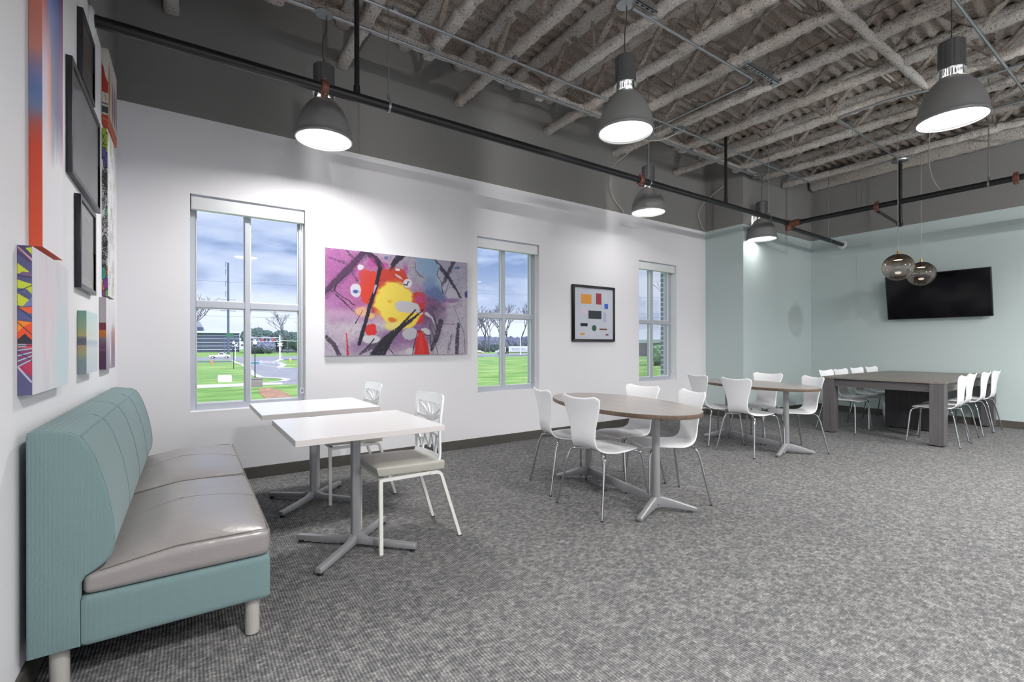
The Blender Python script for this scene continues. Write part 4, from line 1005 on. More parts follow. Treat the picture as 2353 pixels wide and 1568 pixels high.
for pts, w_, dr, al in (([(720, 1420), (860, 1250), (1000, 1110), (1180, 990), (1270, 915)], [100, 110, 60, 40, 22], .45, .97), ([(830, 1420), (940, 1210), (1090, 1060), (1340, 855)], [34, 40, 30, 16], .36, .97), ([(1000, 1110), (1120, 980), (1240, 860)], [30, 26, 20], .3, .95)):
    p.line(pts, w_, (34, 32, 44), dry=dr, al=al, soft=8, seed=len(pts) + 40, fray=22)
G_ = p.C.mean(-1, keepdims=True); paint_grid('painted_surface', bigp, (px0, yf, pz0), (px1 - px0, 0, 0), (0, 0, pz1 - pz0), NU, NV, (G_ + (p.C - G_) * .93) * .89)

# framed picture: plain geometric stand-in
f = thing('framed_picture', 'small black-framed pale picture with coloured bars between middle and last windows', 'picture', (4.70, D, 1.64))
W2, H2 = .405, .392
m = MB(); fr = .034
m.box(-W2, W2, -.036, -.001, H2 - fr, H2); m.box(-W2, W2, -.036, -.001, -H2, -H2 + fr); m.box(-W2, -W2 + fr, -.036, -.001, -H2 + fr, H2 - fr); m.box(W2 - fr, W2, -.036, -.001, -H2 + fr, H2 - fr)
build('frame', m, M_dframe, f, bevel=.002)
NU, NV = 230, 260; S_, T_ = st(NU, NV); p = Paint(S_ * 100, (1 - T_) * 100, (196, 200, 210)); p.put(np.clip((fbm(p.X, p.Y, 30, 5) - .4) * 2, 0, 1) * .4, (178, 182, 196))
def bar(x, y, w_, h_, a, c):
    ca, sa = math.cos(math.radians(a)), math.sin(math.radians(a)); p.poly([(x + ca * i * w_ - sa * j * h_, y + sa * i * w_ + ca * j * h_) for i, j in ((-.5, -.5), (.5, -.5), (.5, .5), (-.5, .5))], c)
bar(30, 22, 26, 18, 0, (222, 150, 66)); bar(62, 20, 14, 22, 0, (152, 62, 70)); bar(82, 34, 10, 10, 0, (62, 96, 200)); bar(26, 44, 12, 12, 0, (214, 196, 220)); bar(52, 52, 34, 16, 0, (52, 60, 64)); bar(78, 56, 8, 20, 0, (168, 178, 200))
bar(24, 72, 18, 6, 0, (32, 34, 56)); p.blob(50, 78, 6, 6, 0, (52, 92, 72), .03, 0); bar(74, 80, 20, 3, 0, (108, 74, 46)); bar(20, 90, 10, 4, 0, (214, 150, 76)); bar(84, 91, 8, 3, 0, (140, 60, 66))
paint_grid('picture_print', f, (-W2 + fr, -.022, -H2 + fr), (2 * (W2 - fr), 0, 0), (0, 0, 2 * (H2 - fr)), NU, NV, p.C)

# canvases on the left wall: (front x, thickness, y0, y1, z0, z1)
def canvas(name, lab, th, y0, y1, z0, z1, facefn, edgefn, nf=(70, 110), ne=(24, 160), botfn=None):
    m = MB(); m.box(XL + .001, XL + th - .0012, y0 + .0012, y1, z0 + .0012, z1)
    o = tag(build(name, m, M_plate, bevel=.001), lab, 'painting')
    s, t = st(*nf); paint_grid('painted_surface', o, (XL + th, y0, z0), (0, y1 - y0, 0), (0, 0, z1 - z0), *nf, facefn(s, t))
    s, t = st(*ne); paint_grid('printed_edge', o, (XL + .001, y0, z0), (th - .001, 0, 0), (0, 0, z1 - z0), *ne, edgefn(s, t), 'patterned side edge')
    s, t = st(24, 24); c = (botfn or edgefn)(s * 0 + s, t * 0 + .01) ; paint_grid('printed_edge', o, (XL + .001, y0, z0), (th - .001, 0, 0), (0, y1 - y0, 0), 24, 24, c)
    return o
def grad(t, stops):
    pos = [a for a, _ in stops]; C = np.array([c for _, c in stops], float) / 255; return np.stack([np.interp(t, pos, C[:, k]) for k in range(3)], -1)
def orange_face(s, t):
    # t: 0 bottom..1 top ; vertical colour veils fading to white below
    band = grad(s, [(0, (206, 196, 220)), (.2, (216, 190, 200)), (.34, (232, 150, 128)), (.44, (118, 118, 150)), (.7, (96, 98, 132)), (.88, (120, 96, 132)), (1, (180, 100, 140))])
    up = grad(s, [(0, (214, 110, 90)), (.16, (196, 110, 130)), (.3, (128, 140, 190)), (.7, (92, 112, 176)), (1, (140, 60, 110))])
    k = np.clip((t - .5) * 6, 0, 1)[..., None]; base = band * (1 - k) + up * k
    w_ = np.clip((t + .12 * (fbm(s * 60, t * 60, 14, 4) - .5) - .24) * 6, 0, 1)[..., None]
    return base * w_ + (1 - w_) * np.array([.94, .93, .94])
def orange_edge(s, t): return grad(t + .03 * (fbm(s * 8, t * 60, 6, 2) - .5), [(0, (214, 84, 52)), (.26, (206, 80, 58)), (.31, (184, 96, 88)), (.36, (126, 134, 166)), (.41, (104, 128, 178)), (.46, (140, 132, 172)), (.52, (208, 138, 124)), (1, (216, 112, 84))])
canvas('canvas_painting', 'tall canvas with orange-red side edge and blue-violet streaks on the left wall', .036, 2.365, 2.702, 1.560, 2.95, orange_face, orange_edge)
def green_face(s, t):  # pale tones paint the grazing glare into the face colour
    p = Paint(s * 60, t * 50, (222, 220, 226)); n = fbm(s * 160, t * 20, 9, 6); p.put(np.clip((n - .45) * 3, 0, 1) * .5, (196, 198, 210)); p.blob(48, 12, 14, 22, 0, (196, 220, 226), .5, .4, .7, 12, 4); p.blob(20, 30, 12, 20, 0, (232, 216, 222), .5, .4, .6, 12, 5); return p.C
def green_edge(s, t):
    p = Paint(s * 36, t * 500, (88, 86, 124)); K_ = (46, 44, 66)
    p.poly([(0, 470), (36, 440), (36, 500), (0, 500)], (72, 68, 104)); p.line([(0, 492), (36, 452)], 8, (206, 150, 176)); p.poly([(36, 470), (20, 492), (36, 496)], (190, 200, 60)); p.poly([(0, 405), (0, 440), (30, 412)], (196, 206, 62)); p.line([(14, 406), (36, 404)], 12, (120, 92, 130)); p.poly([(0, 385), (36, 372), (36, 335), (0, 352)], (190, 204, 64)); p.line([(0, 352), (20, 350), (36, 330)], 10, (84, 92, 140)); p.poly([(0, 300), (0, 340), (30, 318), (12, 296)], (196, 206, 62)); p.poly([(12, 296), (36, 330), (36, 300)], (120, 128, 170))
    p.poly([(0, 292), (36, 296), (36, 268), (14, 284)], (226, 96, 50)); p.line([(0, 268), (36, 262)], 22, (88, 94, 140)); p.poly([(0, 250), (36, 244), (36, 170), (0, 190)], (224, 84, 48)); p.poly([(0, 248), (36, 244), (18, 232), (0, 210)], (236, 140, 44)); p.poly([(0, 186), (18, 206), (36, 184), (36, 172), (0, 172)], (52, 50, 62)); p.line([(0, 165), (36, 163)], 14, (206, 70, 80)); p.line([(2, 166), (18, 166)], 10, (160, 176, 190))
    for k in range(7): p.line([(0, 150 - k * 9), (36, 156 - k * 6)], 3.4, (170, 50, 90) if k % 2 else (196, 200, 210))
    p.poly([(0, 92), (36, 116), (36, 60)], (180, 56, 86)); p.line([(0, 96), (34, 44)], 5, (190, 190, 210)); p.line([(10, 96), (36, 60)], 4, (150, 50, 90))
    for q in ((496, 450), (405, 398), (352, 372), (300, 262), (250, 206), (172, 170), (152, 120)): p.line([(0, q[0] - 6), (36, q[1] - 4)], 2.2, K_)
    return p.C
canvas('canvas_painting', 'canvas with pale glare painted on its face, whose side edge shows lime, orange and purple graffiti shapes', .036, 2.225, 2.805, 1.035, 1.538, green_face, green_edge, ne=(30, 360))
def teal_face(s, t): return grad(t, [(0, (196, 206, 214)), (.4, (206, 214, 216)), (.5, (176, 186, 200)), (.56, (216, 218, 214)), (1, (196, 222, 222))])
def teal_edge(s, t): return grad(t + .02 * (fbm(s * 6, t * 30, 5, 2) - .5), [(0, (128, 142, 148)), (.2, (124, 146, 148)), (.33, (160, 158, 124)), (.44, (168, 152, 118)), (.46, (104, 106, 120)), (.53, (96, 98, 112)), (.57, (112, 112, 124)), (.6, (176, 164, 112)), (.75, (140, 164, 132)), (1, (112, 156, 146))])
canvas('canvas_painting', 'small seascape canvas with teal and yellow edge, above the sofa back', .036, 3.24, 3.59, 1.057, 1.383, teal_face, teal_edge)
def mar_face(s, t):
    p = Paint(s * 40, t * 46, (206, 202, 206)); p.C = grad(t, [(0, (150, 140, 156)), (.25, (160, 150, 164)), (.45, (196, 186, 194)), (.6, (214, 210, 214)), (1, (216, 214, 218))]); p.blob(30, 14, 8, 14, 0, (120, 96, 120), .4, .3, .7, 8, 3); p.blob(38, 22, 5, 6, 0, (206, 120, 70), .4, .2, .8, 8, 4); p.blob(18, 12, 3, 10, 0, (226, 224, 230), .4, .3, .8, 5, 5); return p.C
def mar_edge(s, t): return grad(t, [(0, (78, 46, 74)), (.25, (84, 50, 78)), (.27, (110, 84, 104)), (.3, (90, 56, 84)), (.44, (120, 108, 122)), (.455, (176, 104, 40)), (.54, (184, 112, 50)), (.555, (110, 44, 60)), (.64, (116, 52, 64)), (.655, (176, 172, 176)), (1, (176, 172, 176))])
canvas('canvas_painting', 'small canvas with maroon and amber edge nearest the room corner above the sofa', .034, 3.95, 4.385, 1.05, 1.512, mar_face, mar_edge)
def zen(s, t, W_=40.0, H_=500.0, seed=5, pale=0.0):
    rnd = random.Random(seed); p = Paint(s * W_, t * H_, (206, 204, 206)); Y, X = p.Y, p.X
    for k in range(70):
        cx, cy = rnd.uniform(0, W_), rnd.uniform(0, H_); a = rnd.uniform(0, PI); r = rnd.uniform(8, 22); col = None
        if cy > 430: col = (176, 204, 66)
        elif cy > 395: col = rnd.choice([(84, 168, 168), (96, 96, 160)])
        elif cy < 70: col = rnd.choice([(80, 176, 168), (216, 150, 60), (150, 70, 160), (120, 196, 90)])
        elif 235 < cy < 250: col = (140, 190, 150)
        if col: p.blob(cx, cy, r, r, 0, col, .03, 0, 1 - pale)
        m_ = np.hypot(X - cx, Y - cy) < r; u = (X - cx) * math.cos(a) + (Y - cy) * math.sin(a); p.put(m_ * (np.abs((u % 5) - 2.5) < .8) * (1 - pale * .6), (44, 42, 48)); p.put((np.abs(np.hypot(X - cx, Y - cy) - r) < 1) * 1.0 * (1 - pale * .6), (38, 36, 42))
    return p.C
canvas('canvas_painting', 'tall narrow doodle-patterned canvas with black line drawing near the room corner', .031, 4.06, 4.39, 1.532, 2.63, lambda s, t: zen(s, t, 160, 500, 9, .8) * .6 + .36, lambda s, t: zen(s, t), nf=(90, 260), ne=(44, 520))
def red_face(s, t):
    p = Paint(s * 44, t * 50, (206, 202, 196))
    for k, c in enumerate(((150, 66, 50), (196, 172, 110), (96, 72, 96), (130, 60, 62), (70, 70, 104))): p.blob(4 + k * 9, 24, 2.6, 17 - k, 0, c, .15, .3, .95, 8, k)
    p.put((t < .14) * 1.0, (178, 82, 54)); return p.C
def red_edge(s, t):
    p = Paint(s * 34, t * 400, (206, 202, 192)); p.poly([(0, 320), (10, 300), (20, 250), (34, 220), (34, 165), (0, 170)], (166, 56, 38)); p.line([(14, 160), (22, 146), (20, 130)], 6, (176, 150, 84)); p.line([(0, 112), (34, 108)], 8, (96, 96, 104)); p.line([(0, 80), (34, 76)], 34, (66, 74, 80)); p.poly([(0, 54), (34, 50), (34, 0), (0, 0)], (184, 82, 56)); p.line([(4, 30), (30, 24)], 6, (216, 140, 84)); return p.C
canvas('canvas_painting', 'top right canvas with red figure and brown base touching the dark wall band', .034, 4.07, 4.51, 2.66, 3.16, red_face, red_edge)
def pic(name, lab, th, y0, y1, z0, z1, fr, mf, inner, matb=0):
    m = MB(); x0, x1 = XL + .001, XL + th
    m.box(x0, x1, y0, y0 + fr, z0, z1); m.box(x0, x1, y1 - fr, y1, z0, z1); m.box(x0, x1, y0 + fr, y1 - fr, z0, z0 + fr); m.box(x0, x1, y0 + fr, y1 - fr, z1 - fr, z1)
    o = tag(build(name, m, mf, bevel=.0015), lab, 'picture')
    g = (x1 - .009); ins = fr
    if matb:
        m = MB(); m.box(g - .003, g - .001, y0 + fr, y1 - fr, z0 + fr, z1 - fr); build('mat_board', m, M_plate, o, smooth=0); ins = fr + matb
    s, t = st(60, 80); paint_grid('picture_print', o, (g, y0 + ins, z0 + ins), (0, y1 - y0 - 2 * ins, 0), (0, 0, z1 - z0 - 2 * ins), 60, 80, inner(s, t))
    m = MB(); m.box(x1 - .007, x1 - .005, y0 + fr, y1 - fr, z0 + fr, z1 - fr); build('picture_glass', m, M_picglass, o, smooth=0)
grey = lambda c1, c2, seed: (lambda s, t: grad(np.clip(fbm(s * 50, t * 50, 16, seed) * 1.4 - .2, 0, 1), [(0, c1), (1, c2)]))
pic('framed_picture', 'large dark wood frame with plain grey picture under glass on the left wall', .024, 2.98, 3.82, 2.012, 2.56, .026, M_dframe, grey((140, 143, 147), (168, 170, 174), 3))
pic('framed_picture', 'topmost dark wood frame with blurred brown and green picture on the left wall', .024, 3.25, 3.63, 2.585, 2.945, .022, M_dframe, grey((150, 122, 114), (150, 166, 162), 8))
pic('framed_picture', 'black-framed picture with pale mat hanging below the large grey frame', .026, 3.17, 3.64, 1.494, 1.965, .024, M_bframe, grey((176, 176, 178), (196, 196, 196), 5), .05)
# ------------------------------------------------------------------ outside
GZ = -3.3
def gmat(name, stops, sc, rough=.9, stretch=(1, 1, 1)):
    t = NT(name); n = t.noise(t.mapping(t.pos(), stretch), sc, 5, .65); t.base(t.ramp(n, stops), rough, 0, .1); return t.m
M_grass = gmat('lawn_grass', [(.32, srgb(98, 138, 76)), (.5, srgb(132, 170, 96)), (.66, srgb(172, 192, 122))], .35, stretch=(.35, 1, 1))
M_asph = gmat('asphalt', [(.3, srgb(140, 142, 154)), (.7, srgb(164, 164, 174))], .4)
M_conc = plain('pale_concrete', srgb(206, 202, 206), .85)
M_mulch = gmat('mulch', [(.35, srgb(150, 112, 92)), (.65, srgb(196, 160, 138))], 2)
M_bld = plain('office_dark_glass', srgb(78, 84, 110), .4)
M_bldw = plain('office_white_fascia', srgb(214, 220, 236), .6)
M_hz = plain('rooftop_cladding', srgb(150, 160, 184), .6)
M_bldb = plain('office_brick', srgb(136, 118, 140), .8)
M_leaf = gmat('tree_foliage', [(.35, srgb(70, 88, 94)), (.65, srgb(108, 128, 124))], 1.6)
M_bush = gmat('bush_foliage', [(.35, srgb(84, 124, 88)), (.65, srgb(140, 180, 130))], 2)
M_bark = plain('tree_bark', srgb(98, 92, 108), .9)
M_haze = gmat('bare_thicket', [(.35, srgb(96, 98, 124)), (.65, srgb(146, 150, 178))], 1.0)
M_wht = plain('white_vehicle_paint', srgb(238, 238, 240), .4)
M_red = plain('red_signal', srgb(212, 60, 66), .5)
M_yel = plain('yellow_paint', srgb(232, 206, 60), .5)
M_org = plain('orange_paint', srgb(236, 150, 90), .5)
M_grn = plain('green_sign', srgb(48, 120, 82), .5)
M_blu = plain('teal_letters', srgb(72, 142, 168), .6)
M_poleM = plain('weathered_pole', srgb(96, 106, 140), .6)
M_blackp = plain('black_lamp_post', srgb(30, 32, 38), .5)
M_brownst = plain('planter_brick', srgb(150, 140, 146), .8, nz=.2, nsc=8)
def flat(name, pts, mat, z):
    m = MB(); n = len(pts); m.add([(x, y, z) for x, y in pts], [tuple(range(n))]); return struct(build(name, m, mat, smooth=0))
flat('lawn', [(-300, 5.3), (500, 5.3), (500, 700), (-300, 700)], M_grass, GZ)
flat('bounce_terrace', [(-30, -40), (40, -40), (40, YK - .21), (-30, YK - .21)], M_conc, -.12)  # unseen pale slab added to bounce sunlight up to the ceiling
flat('sidewalk', [(-60, 61.0), (4.9, 59.8), (7.1, 60.5), (11, 59.0), (29, 58), (29, 62.6), (10, 63.6), (7.1, 64.5), (5.3, 64.8), (-60, 66.8)], M_conc, GZ + .02)
flat('road', [(12.6, 178), (10.5, 128), (8.0, 84), (8.3, 75.1), (10.4, 71.6), (10.3, 66.4), (9.3, 64.2), (9.0, 60), (30, 58), (30, 99), (17.2, 103), (15.2, 107), (18.6, 122), (22.4, 160), (30, 172), (60, 176)], M_asph, GZ + .03)
flat('cross_road', [(-200, 182), (13, 172), (140, 172), (400, 172), (400, 235), (140, 215), (-200, 235)], M_asph, GZ + .025)
flat('rail_bed', [(-200, 156), (10, 150), (10, 163), (-200, 172)], M_asph, GZ + .035)
flat('far_rail_bed', [(22, 160), (400, 150), (400, 166), (24, 172)], M_conc, GZ + .035)
flat('mulch_bed', [(5.9, 55.5), (7.0, 56.5), (7.6, 52), (7.4, 44), (5.3, 44), (5.4, 50)], M_mulch, GZ + .03)
def kerb(name, pts, w_=.35, z=GZ + .05):
    m = MB()
    for (a, b), (c, d) in zip(pts, pts[1:]):
        t = Vector((c - a, d - b, 0)).normalized(); s = Vector((-t.y, t.x, 0)) * w_
        m.add([(a - s.x, b - s.y, z), (c - s.x, d - s.y, z), (c + s.x, d + s.y, z), (a + s.x, b + s.y, z)], [(0, 1, 2, 3)])
    return struct(build(name, m, M_conc, smooth=0))
kerb('kerb', [(12.6, 172), (10.6, 165), (10.2, 140), (10.5, 127), (8.2, 84), (8.3, 75.3), (10.3, 71.6), (10.7, 68.5), (9.5, 65), (7.2, 64.3)], .5)
kerb('kerb', [(29, 99.3), (17.2, 102.3), (15.2, 106.8), (18.4, 122.4), (20, 148), (22.4, 160)], .7)
m = MB()
for q in ((13.2, 150, 17.3, 153), (13.2, 138, 17.0, 140), (17.9, 150, 21.5, 153), (17.5, 138, 20.5, 140)): m.box(q[0], q[2], q[1], q[3], GZ + .04, GZ + .05)
for a, b in (((17.4, 160), (17.3, 128)), ((13.4, 136), (17, 152)), ((17, 136), (13.4, 152)), ((18, 138), (21.4, 152)), ((21, 138), (18, 152)), ((14.0, 128), (14.6, 102))):
    m.tube([(a[0], a[1], GZ + .045), (b[0], b[1], GZ + .045)], .16, 4)
struct(build('road_marking', m, M_conc, smooth=0))
m = MB()
for y in (153.5, 155.2): m.box(-200, 10, y, y + .3, GZ + .04, GZ + .25)
for y in (160.2,): m.box(24, 400, y, y + .4, GZ + .04, GZ + .3)
tag(build('rail_track', m, M_poleM, smooth=0), 'dark railway rails running across beyond the lawn', 'rails')

def box_building(name, lab, x0, x1, y0, y1, z1, bands, mat=M_bld, roofmat=M_bldw, cat='building'):
    r = thing(name, lab, cat, (0, 0, 0))
    m = MB(); m.box(x0, x1, y0, y1, GZ, z1); build('wall', m, mat, r, smooth=0)
    m = MB(); m.box(x0 - 1.5, x1 + 1.5, y0 - 1.5, y1 + 1.5, z1, z1 + 1.3); build('roof', m, roofmat, r, smooth=0)
    if bands:
        m = MB()
        for k in range(bands):
            z = GZ + (z1 - GZ) * (k + .7) / (bands + .4); m.box(x0 - .4, x1 + .4, y0 - .4, y0, z, z + .3)
        build('window_band', m, roofmat, r, smooth=0)
    return r
box_building('office_building', 'long low dark-glass office building with white bands, behind the utility pole', -60, 29.5, 390, 430, 10.2, 5)
box_building('office_building', 'low white-fronted building behind the railway signals', 33, 69, 360, 400, 1.0, 2)
b = thing('rooftop_block', 'pale rooftop block above the dark office building at the far left', 'building', (0, 0, 0))
m = MB(); m.add([(-30, 395, 11.6), (9, 395, 11.6), (9, 420, 11.6), (-30, 420, 11.6), (-26, 395, 18), (6, 395, 18), (6, 420, 18), (-26, 420, 18)], [(0, 1, 2, 3), (4, 5, 6, 7), (0, 1, 5, 4), (1, 2, 6, 5), (2, 3, 7, 6), (3, 0, 4, 7)]); build('wall', m, M_hz, b, smooth=0)
m = MB(); m.box(-30, 8, 393.5, 395, 11.6, 14.2); build('window_band', m, M_bld, b, smooth=0)
box_building('brick_building', 'brick tower block rising at the right edge of the leftmost window', 83, 130, 390, 430, 24, 4, M_bldb, M_bldb)
box_building('brick_building', 'low brown building behind the trees right of the signal mast', 72, 81, 366, 400, 9, 1, M_bldb, M_bldb)

def pole(name, lab, x, y, h, r0, mat, cat='pole', group=None):
    o = thing(name, lab, cat, (x, y, GZ), 0, group); m = MB(); m.tube([(0, 0, 0), (0, 0, h)], [r0, r0 * .7], 10); build('post', m, mat, o); return o
up = pole('utility_pole', 'very tall steel utility pole seen through the leftmost window', 16.6, 285, 47.5, .62, M_poleM)
for z in (47.3, 43.5, 37.5, 32):
    m = MB(); m.tube([(0, 0, z), (-1.2, 0, z + .5)], .13, 6); m.tube([(-1.1, 0, z + .5), (-1.1, 0, z - 2.2)], .11, 6); build('insulator', m, M_poleM, up)
m = MB()
for z in (28.4, 25.6, 22.6): m.tube([(-3.4, 0, z), (3.4, 0, z)], .12, 5)
build('crossarm', m, M_poleM, up)
for k, (z, dz, lab) in enumerate(((40.4, -3, 'upper thin power line crossing the sky behind the utility pole'), (28.5, -1.2, 'power line at crossarm height behind the utility pole'), (25.6, -1.0, 'lower power line behind the utility pole'), (22.6, -.8, 'lowest power line behind the utility pole'))):
    m = MB(); m.tube([(16.6 + t * 420 - 120, 285 - t * 90 + 25, GZ + z + dz * 0 - 14 * t * (1 - t) + 3 * 0) for t in [j / 24 for j in range(25)]], .055, 4)
    tag(build('power_line', m, M_poleM), lab, 'power line', 'power lines beyond the windows')
for x, y, lab in ((127.0, 178.8, 'slim white pole in front of the trailer in the middle window'),):
    pole('sign_pole', lab, x, y, 9.5, .28, M_wht)
for x, y, h, lab in ((7.1, 106.7, 4.7, 'black street lamp with white globe standing on the lawn, left one'), (7.15, 70.8, 4.55, 'black street lamp with white globe beside the brick planter')):
    o = pole('street_lamp', lab, x, y, h, .075, M_blackp, 'street lamp', 'black globe street lamps')
    m = MB(); m.sphere((0, 0, h + .28), .27, 14, 10); m.lathe([(.2, h + .45), (.05, h + .8)], 10); build('globe', m, M_wht, o)
    m = MB(); m.lathe([(.2, h - .08), (.26, h + .05), (.1, h + .1)], 12); build('collar', m, M_blackp, o)
m = MB(); m.box(-.5, .5, -.02, .02, 2.1, 2.35); build('street_sign', m, M_blu, o)
# railway signals
g = pole('signal_mast', 'white railway crossing mast with long lattice arm and red lights', 24.7, 172.6, 8.0, .3, M_wht, 'railway signal')
m = MB()
for z in (5.9, 7.2): m.tube([(0, 0, z), (-9.8, 0, z)], .1, 5)
for k in range(12): m.tube([(-k * .82, 0, 5.9 if k % 2 else 7.2), (-(k + 1) * .82, 0, 7.2 if k % 2 else 5.9)], .05, 4)
m.tube([(.6, 0, 0), (.6, 0, 7.4)], .05, 4); m.tube([(0, 0, 6.3), (5, 0, 6.0)], .08, 5); build('signal_arm', m, M_wht, g)
def lights(par, xs_, z, reds=()):
    for i, x in enumerate(xs_):
        m = MB(); m.tube([(x, -.5, z), (x, -.2, z)], .36, 14); build('signal_light', m, M_red if i in reds else M_blackp, par, label='red lit signal' if i in reds else None)
lights(g, (-9.3, -8.3, -5.4, -4.4, -3.4, -2.0), 6.5, (2, 5)); lights(g, (-.6, .6), 2.7)
def xbuck(par, z):
    m = MB(); m.obox((0, -.4, z), (.75, 0, .5), (0, .03, 0), (-.09, 0, .14)); m.obox((0, -.42, z), (.75, 0, -.5), (0, .03, 0), (.09, 0, .14)); build('crossbuck', m, M_wht, par)
xbuck(g, 4.9)
g2 = pole('crossing_signal', 'white railway crossbuck signal left of the window mullion', 12.6, 182.1, 4.9, .13, M_wht, 'railway signal'); xbuck(g2, 4.7); lights(g2, (-.75, .75), 3.0)
o = pole('traffic_sign_pole', 'grey arm pole with green street sign beside the utility pole', 12.0, 232, 8.3, .28, M_poleM)
m = MB(); m.tube([(0, 0, 7.6), (4, 0, 8.2), (12, 0, 8.4)], .13, 6); build('arm', m, M_poleM, o)
m = MB(); m.box(.6, 3.4, -.1, .1, 8.3, 9.5); build('street_sign', m, M_grn, o, smooth=0)

# vehicles
def wheel(par, x, y, r=.38, w_=.12):
    m = MB(); m.tube([(x, y - w_, r), (x, y + w_, r)], r, 18); ww = build('wheel', m, M_blackp, par); m = MB(); m.tube([(x, y - w_ - .02, r), (x, y - w_, r)], r * .55, 14); build('hub', m, M_wht, ww)
p = thing('pickup_truck', 'white pickup truck driving behind the lawn in the leftmost window', 'pickup truck', (9.0, 197.5, GZ), R(-9))
p.scale = (1.22, 1.22, 1.22)
m = MB(); m.prism([(-2.7, .5), (-2.7, 1.0), (-.55, 1.02), (-.4, 1.08), (-.2, 1.72), (.75, 1.75), (1.25, 1.12), (2.35, 1.0), (2.6, .9), (2.65, .5)], -.9, .9, 1); build('body', m, M_wht, p, bevel=.03)
m = MB(); m.prism([(-.15, 1.15), (-.05, 1.62), (.3, 1.65), (.3, 1.15)], -.915, -.9, 1); m.prism([(.38, 1.15), (.38, 1.65), (.7, 1.65), (1.08, 1.15)], -.915, -.9, 1); build('side_window', m, M_bld, p)
m = MB(); m.box(-.55, .05, -.3, .3, 1.75, 1.9); build('roof_gear', m, M_blackp, p)
for x in (-1.75, 1.65): wheel(p, x, -.85); wheel(p, x, .85)
s = thing('semi_trailer_truck', 'white semi truck with lettered box trailer in the middle window', 'truck', (134.6, 193.3, GZ), R(-40)); s.scale = (1, 1, 1)
m = MB(); m.box(-3.6, 11.5, -1.25, 1.25, 1.25, 4.1); build('trailer', m, M_wht, s, smooth=0)
m = MB(); m.box(-2.0, 11.5, -1.27, -1.25, 2.05, 2.22); build('stripe', m, M_blu, s, smooth=0, label='teal stripe')
m = MB(); m.prism([(-10.4, .6), (-10.4, 1.7), (-8.9, 2.0), (-8.2, 3.2), (-7.3, 3.6), (-5.2, 3.7), (-5.2, .6)], -1.15, 1.15, 1); build('cab', m, M_wht, s, bevel=.05)
m = MB(); m.box(-5.2, -3.6, -.6, .6, .7, 1.1); m.box(-3.2, 11, -.5, .5, .9, 1.25); build('chassis', m, M_blackp, s)
for x in (-9.0, -5.6, -4.4, 8.6, 9.9): wheel(s, x, -1.05, .52, .15); wheel(s, x, 1.05, .52, .15)
cu = bpy.data.curves.new('lettering', 'FONT'); cu.body = 'Stratton Seed'; cu.size = 1.0; cu.extrude = .005
tmp = bpy.data.objects.new('tmp', cu); COL.objects.link(tmp); bpy.context.view_layer.update()
me = bpy.data.meshes.new_from_object(tmp.evaluated_get(bpy.context.evaluated_depsgraph_get())); COL.objects.unlink(tmp); bpy.data.objects.remove(tmp)
wid = max(v.co.x for v in me.vertices); me.transform(Matrix.Scale(6.3 / wid, 4, (1, 0, 0)))
me.materials.append(M_blu); o = bpy.data.objects.new('lettering', me); COL.objects.link(o); o.parent = s; o.location = (-2.0, -1.275, 2.45); o.rotation_euler = (PI / 2, 0, 0)
c = thing('parked_car', 'small red and white car at the left of the middle window', 'car', (129.5, 221, GZ), R(-30)); c.scale = (1.2, 1.2, 1.2)
m = MB(); m.prism([(-2.2, .4), (-2.2, .9), (-1.4, 1.0), (-.9, 1.45), (.7, 1.45), (1.2, 1.0), (2.2, .85), (2.2, .4)], -.85, .85, 1); build('body', m, M_wht, c, bevel=.04)
m = MB(); m.box(-2.2, 1.0, -.87, -.85, .45, .85); build('door_panel', m, M_red, c, smooth=0)
for x in (-1.4, 1.4): wheel(c, x, -.8, .33)
m = MB(); m.box(-.75, .75, -.5, .5, 0, .75); m.box(-.7, .7, -.45, .45, .75, .85); o = build('utility_box', m, M_wht, bevel=.05); o.location = (3.6, 68.6, GZ); tag(o, 'white ground utility box on the lawn', 'utility box')
m = MB(); m.box(-.8, .5, -.4, .4, 0, .85); m.box(-.85, .55, -.45, .45, .85, .98); o = build('brick_planter', m, M_brownst, bevel=.02); o.location = (6.1, 58.4, GZ); tag(o, 'grey brick planter wall at the foot of the street lamp', 'planter')
def hyd(x, y, mat, lab):
    m = MB(); m.lathe([(.16, 0), (.16, .5), (.12, .55), (.11, .75), (.02, .85)], 10); m.tube([(-.25, 0, .45), (.25, 0, .45)], .08, 8); o = build('fire_hydrant', m, mat); o.location = (x, y, GZ); o.scale = (1.2, 1.2, 1.3); tag(o, lab, 'hydrant')
hyd(23.1, 143, M_yel, 'yellow hydrant on the grass right of the crossing'); hyd(4.4, 134.8, M_org, 'orange hydrant on the lawn below the pickup truck')

# trees
def bare_tree(x, y, h, seed, lab, spread=.5):
    rnd = random.Random(seed); t = thing('bare_tree', lab, 'tree', (x, y, GZ), 0, 'bare winter trees outside')
    tr, br_ = MB(), MB()
    def rec(p, d, L, r, k):
        q = p + d * L; (tr if k == 0 else br_).tube([p, (p + q) / 2 + Vector((rnd.uniform(-1, 1), rnd.uniform(-1, 1), 0)) * L * .05, q], [r, r * .85, r * .65], 5, cap=False)
        if k >= 5: return
        for i in range(rnd.choice((2, 3, 3))):
            a = rnd.uniform(0, 2 * PI); nd = (d + Vector((math.cos(a), math.sin(a), rnd.uniform(-.1, .5))) * rnd.uniform(spread * .7, spread * 1.5)).normalized()
            rec(q, nd, L * rnd.uniform(.62, .85), r * .6, k + 1)
    rec(Vector((0, 0, 0)), Vector((0, 0, 1)), h * .3, h * .02, 0)
    build('trunk', tr, M_bark, t); build('branches', br_, M_bark, t)
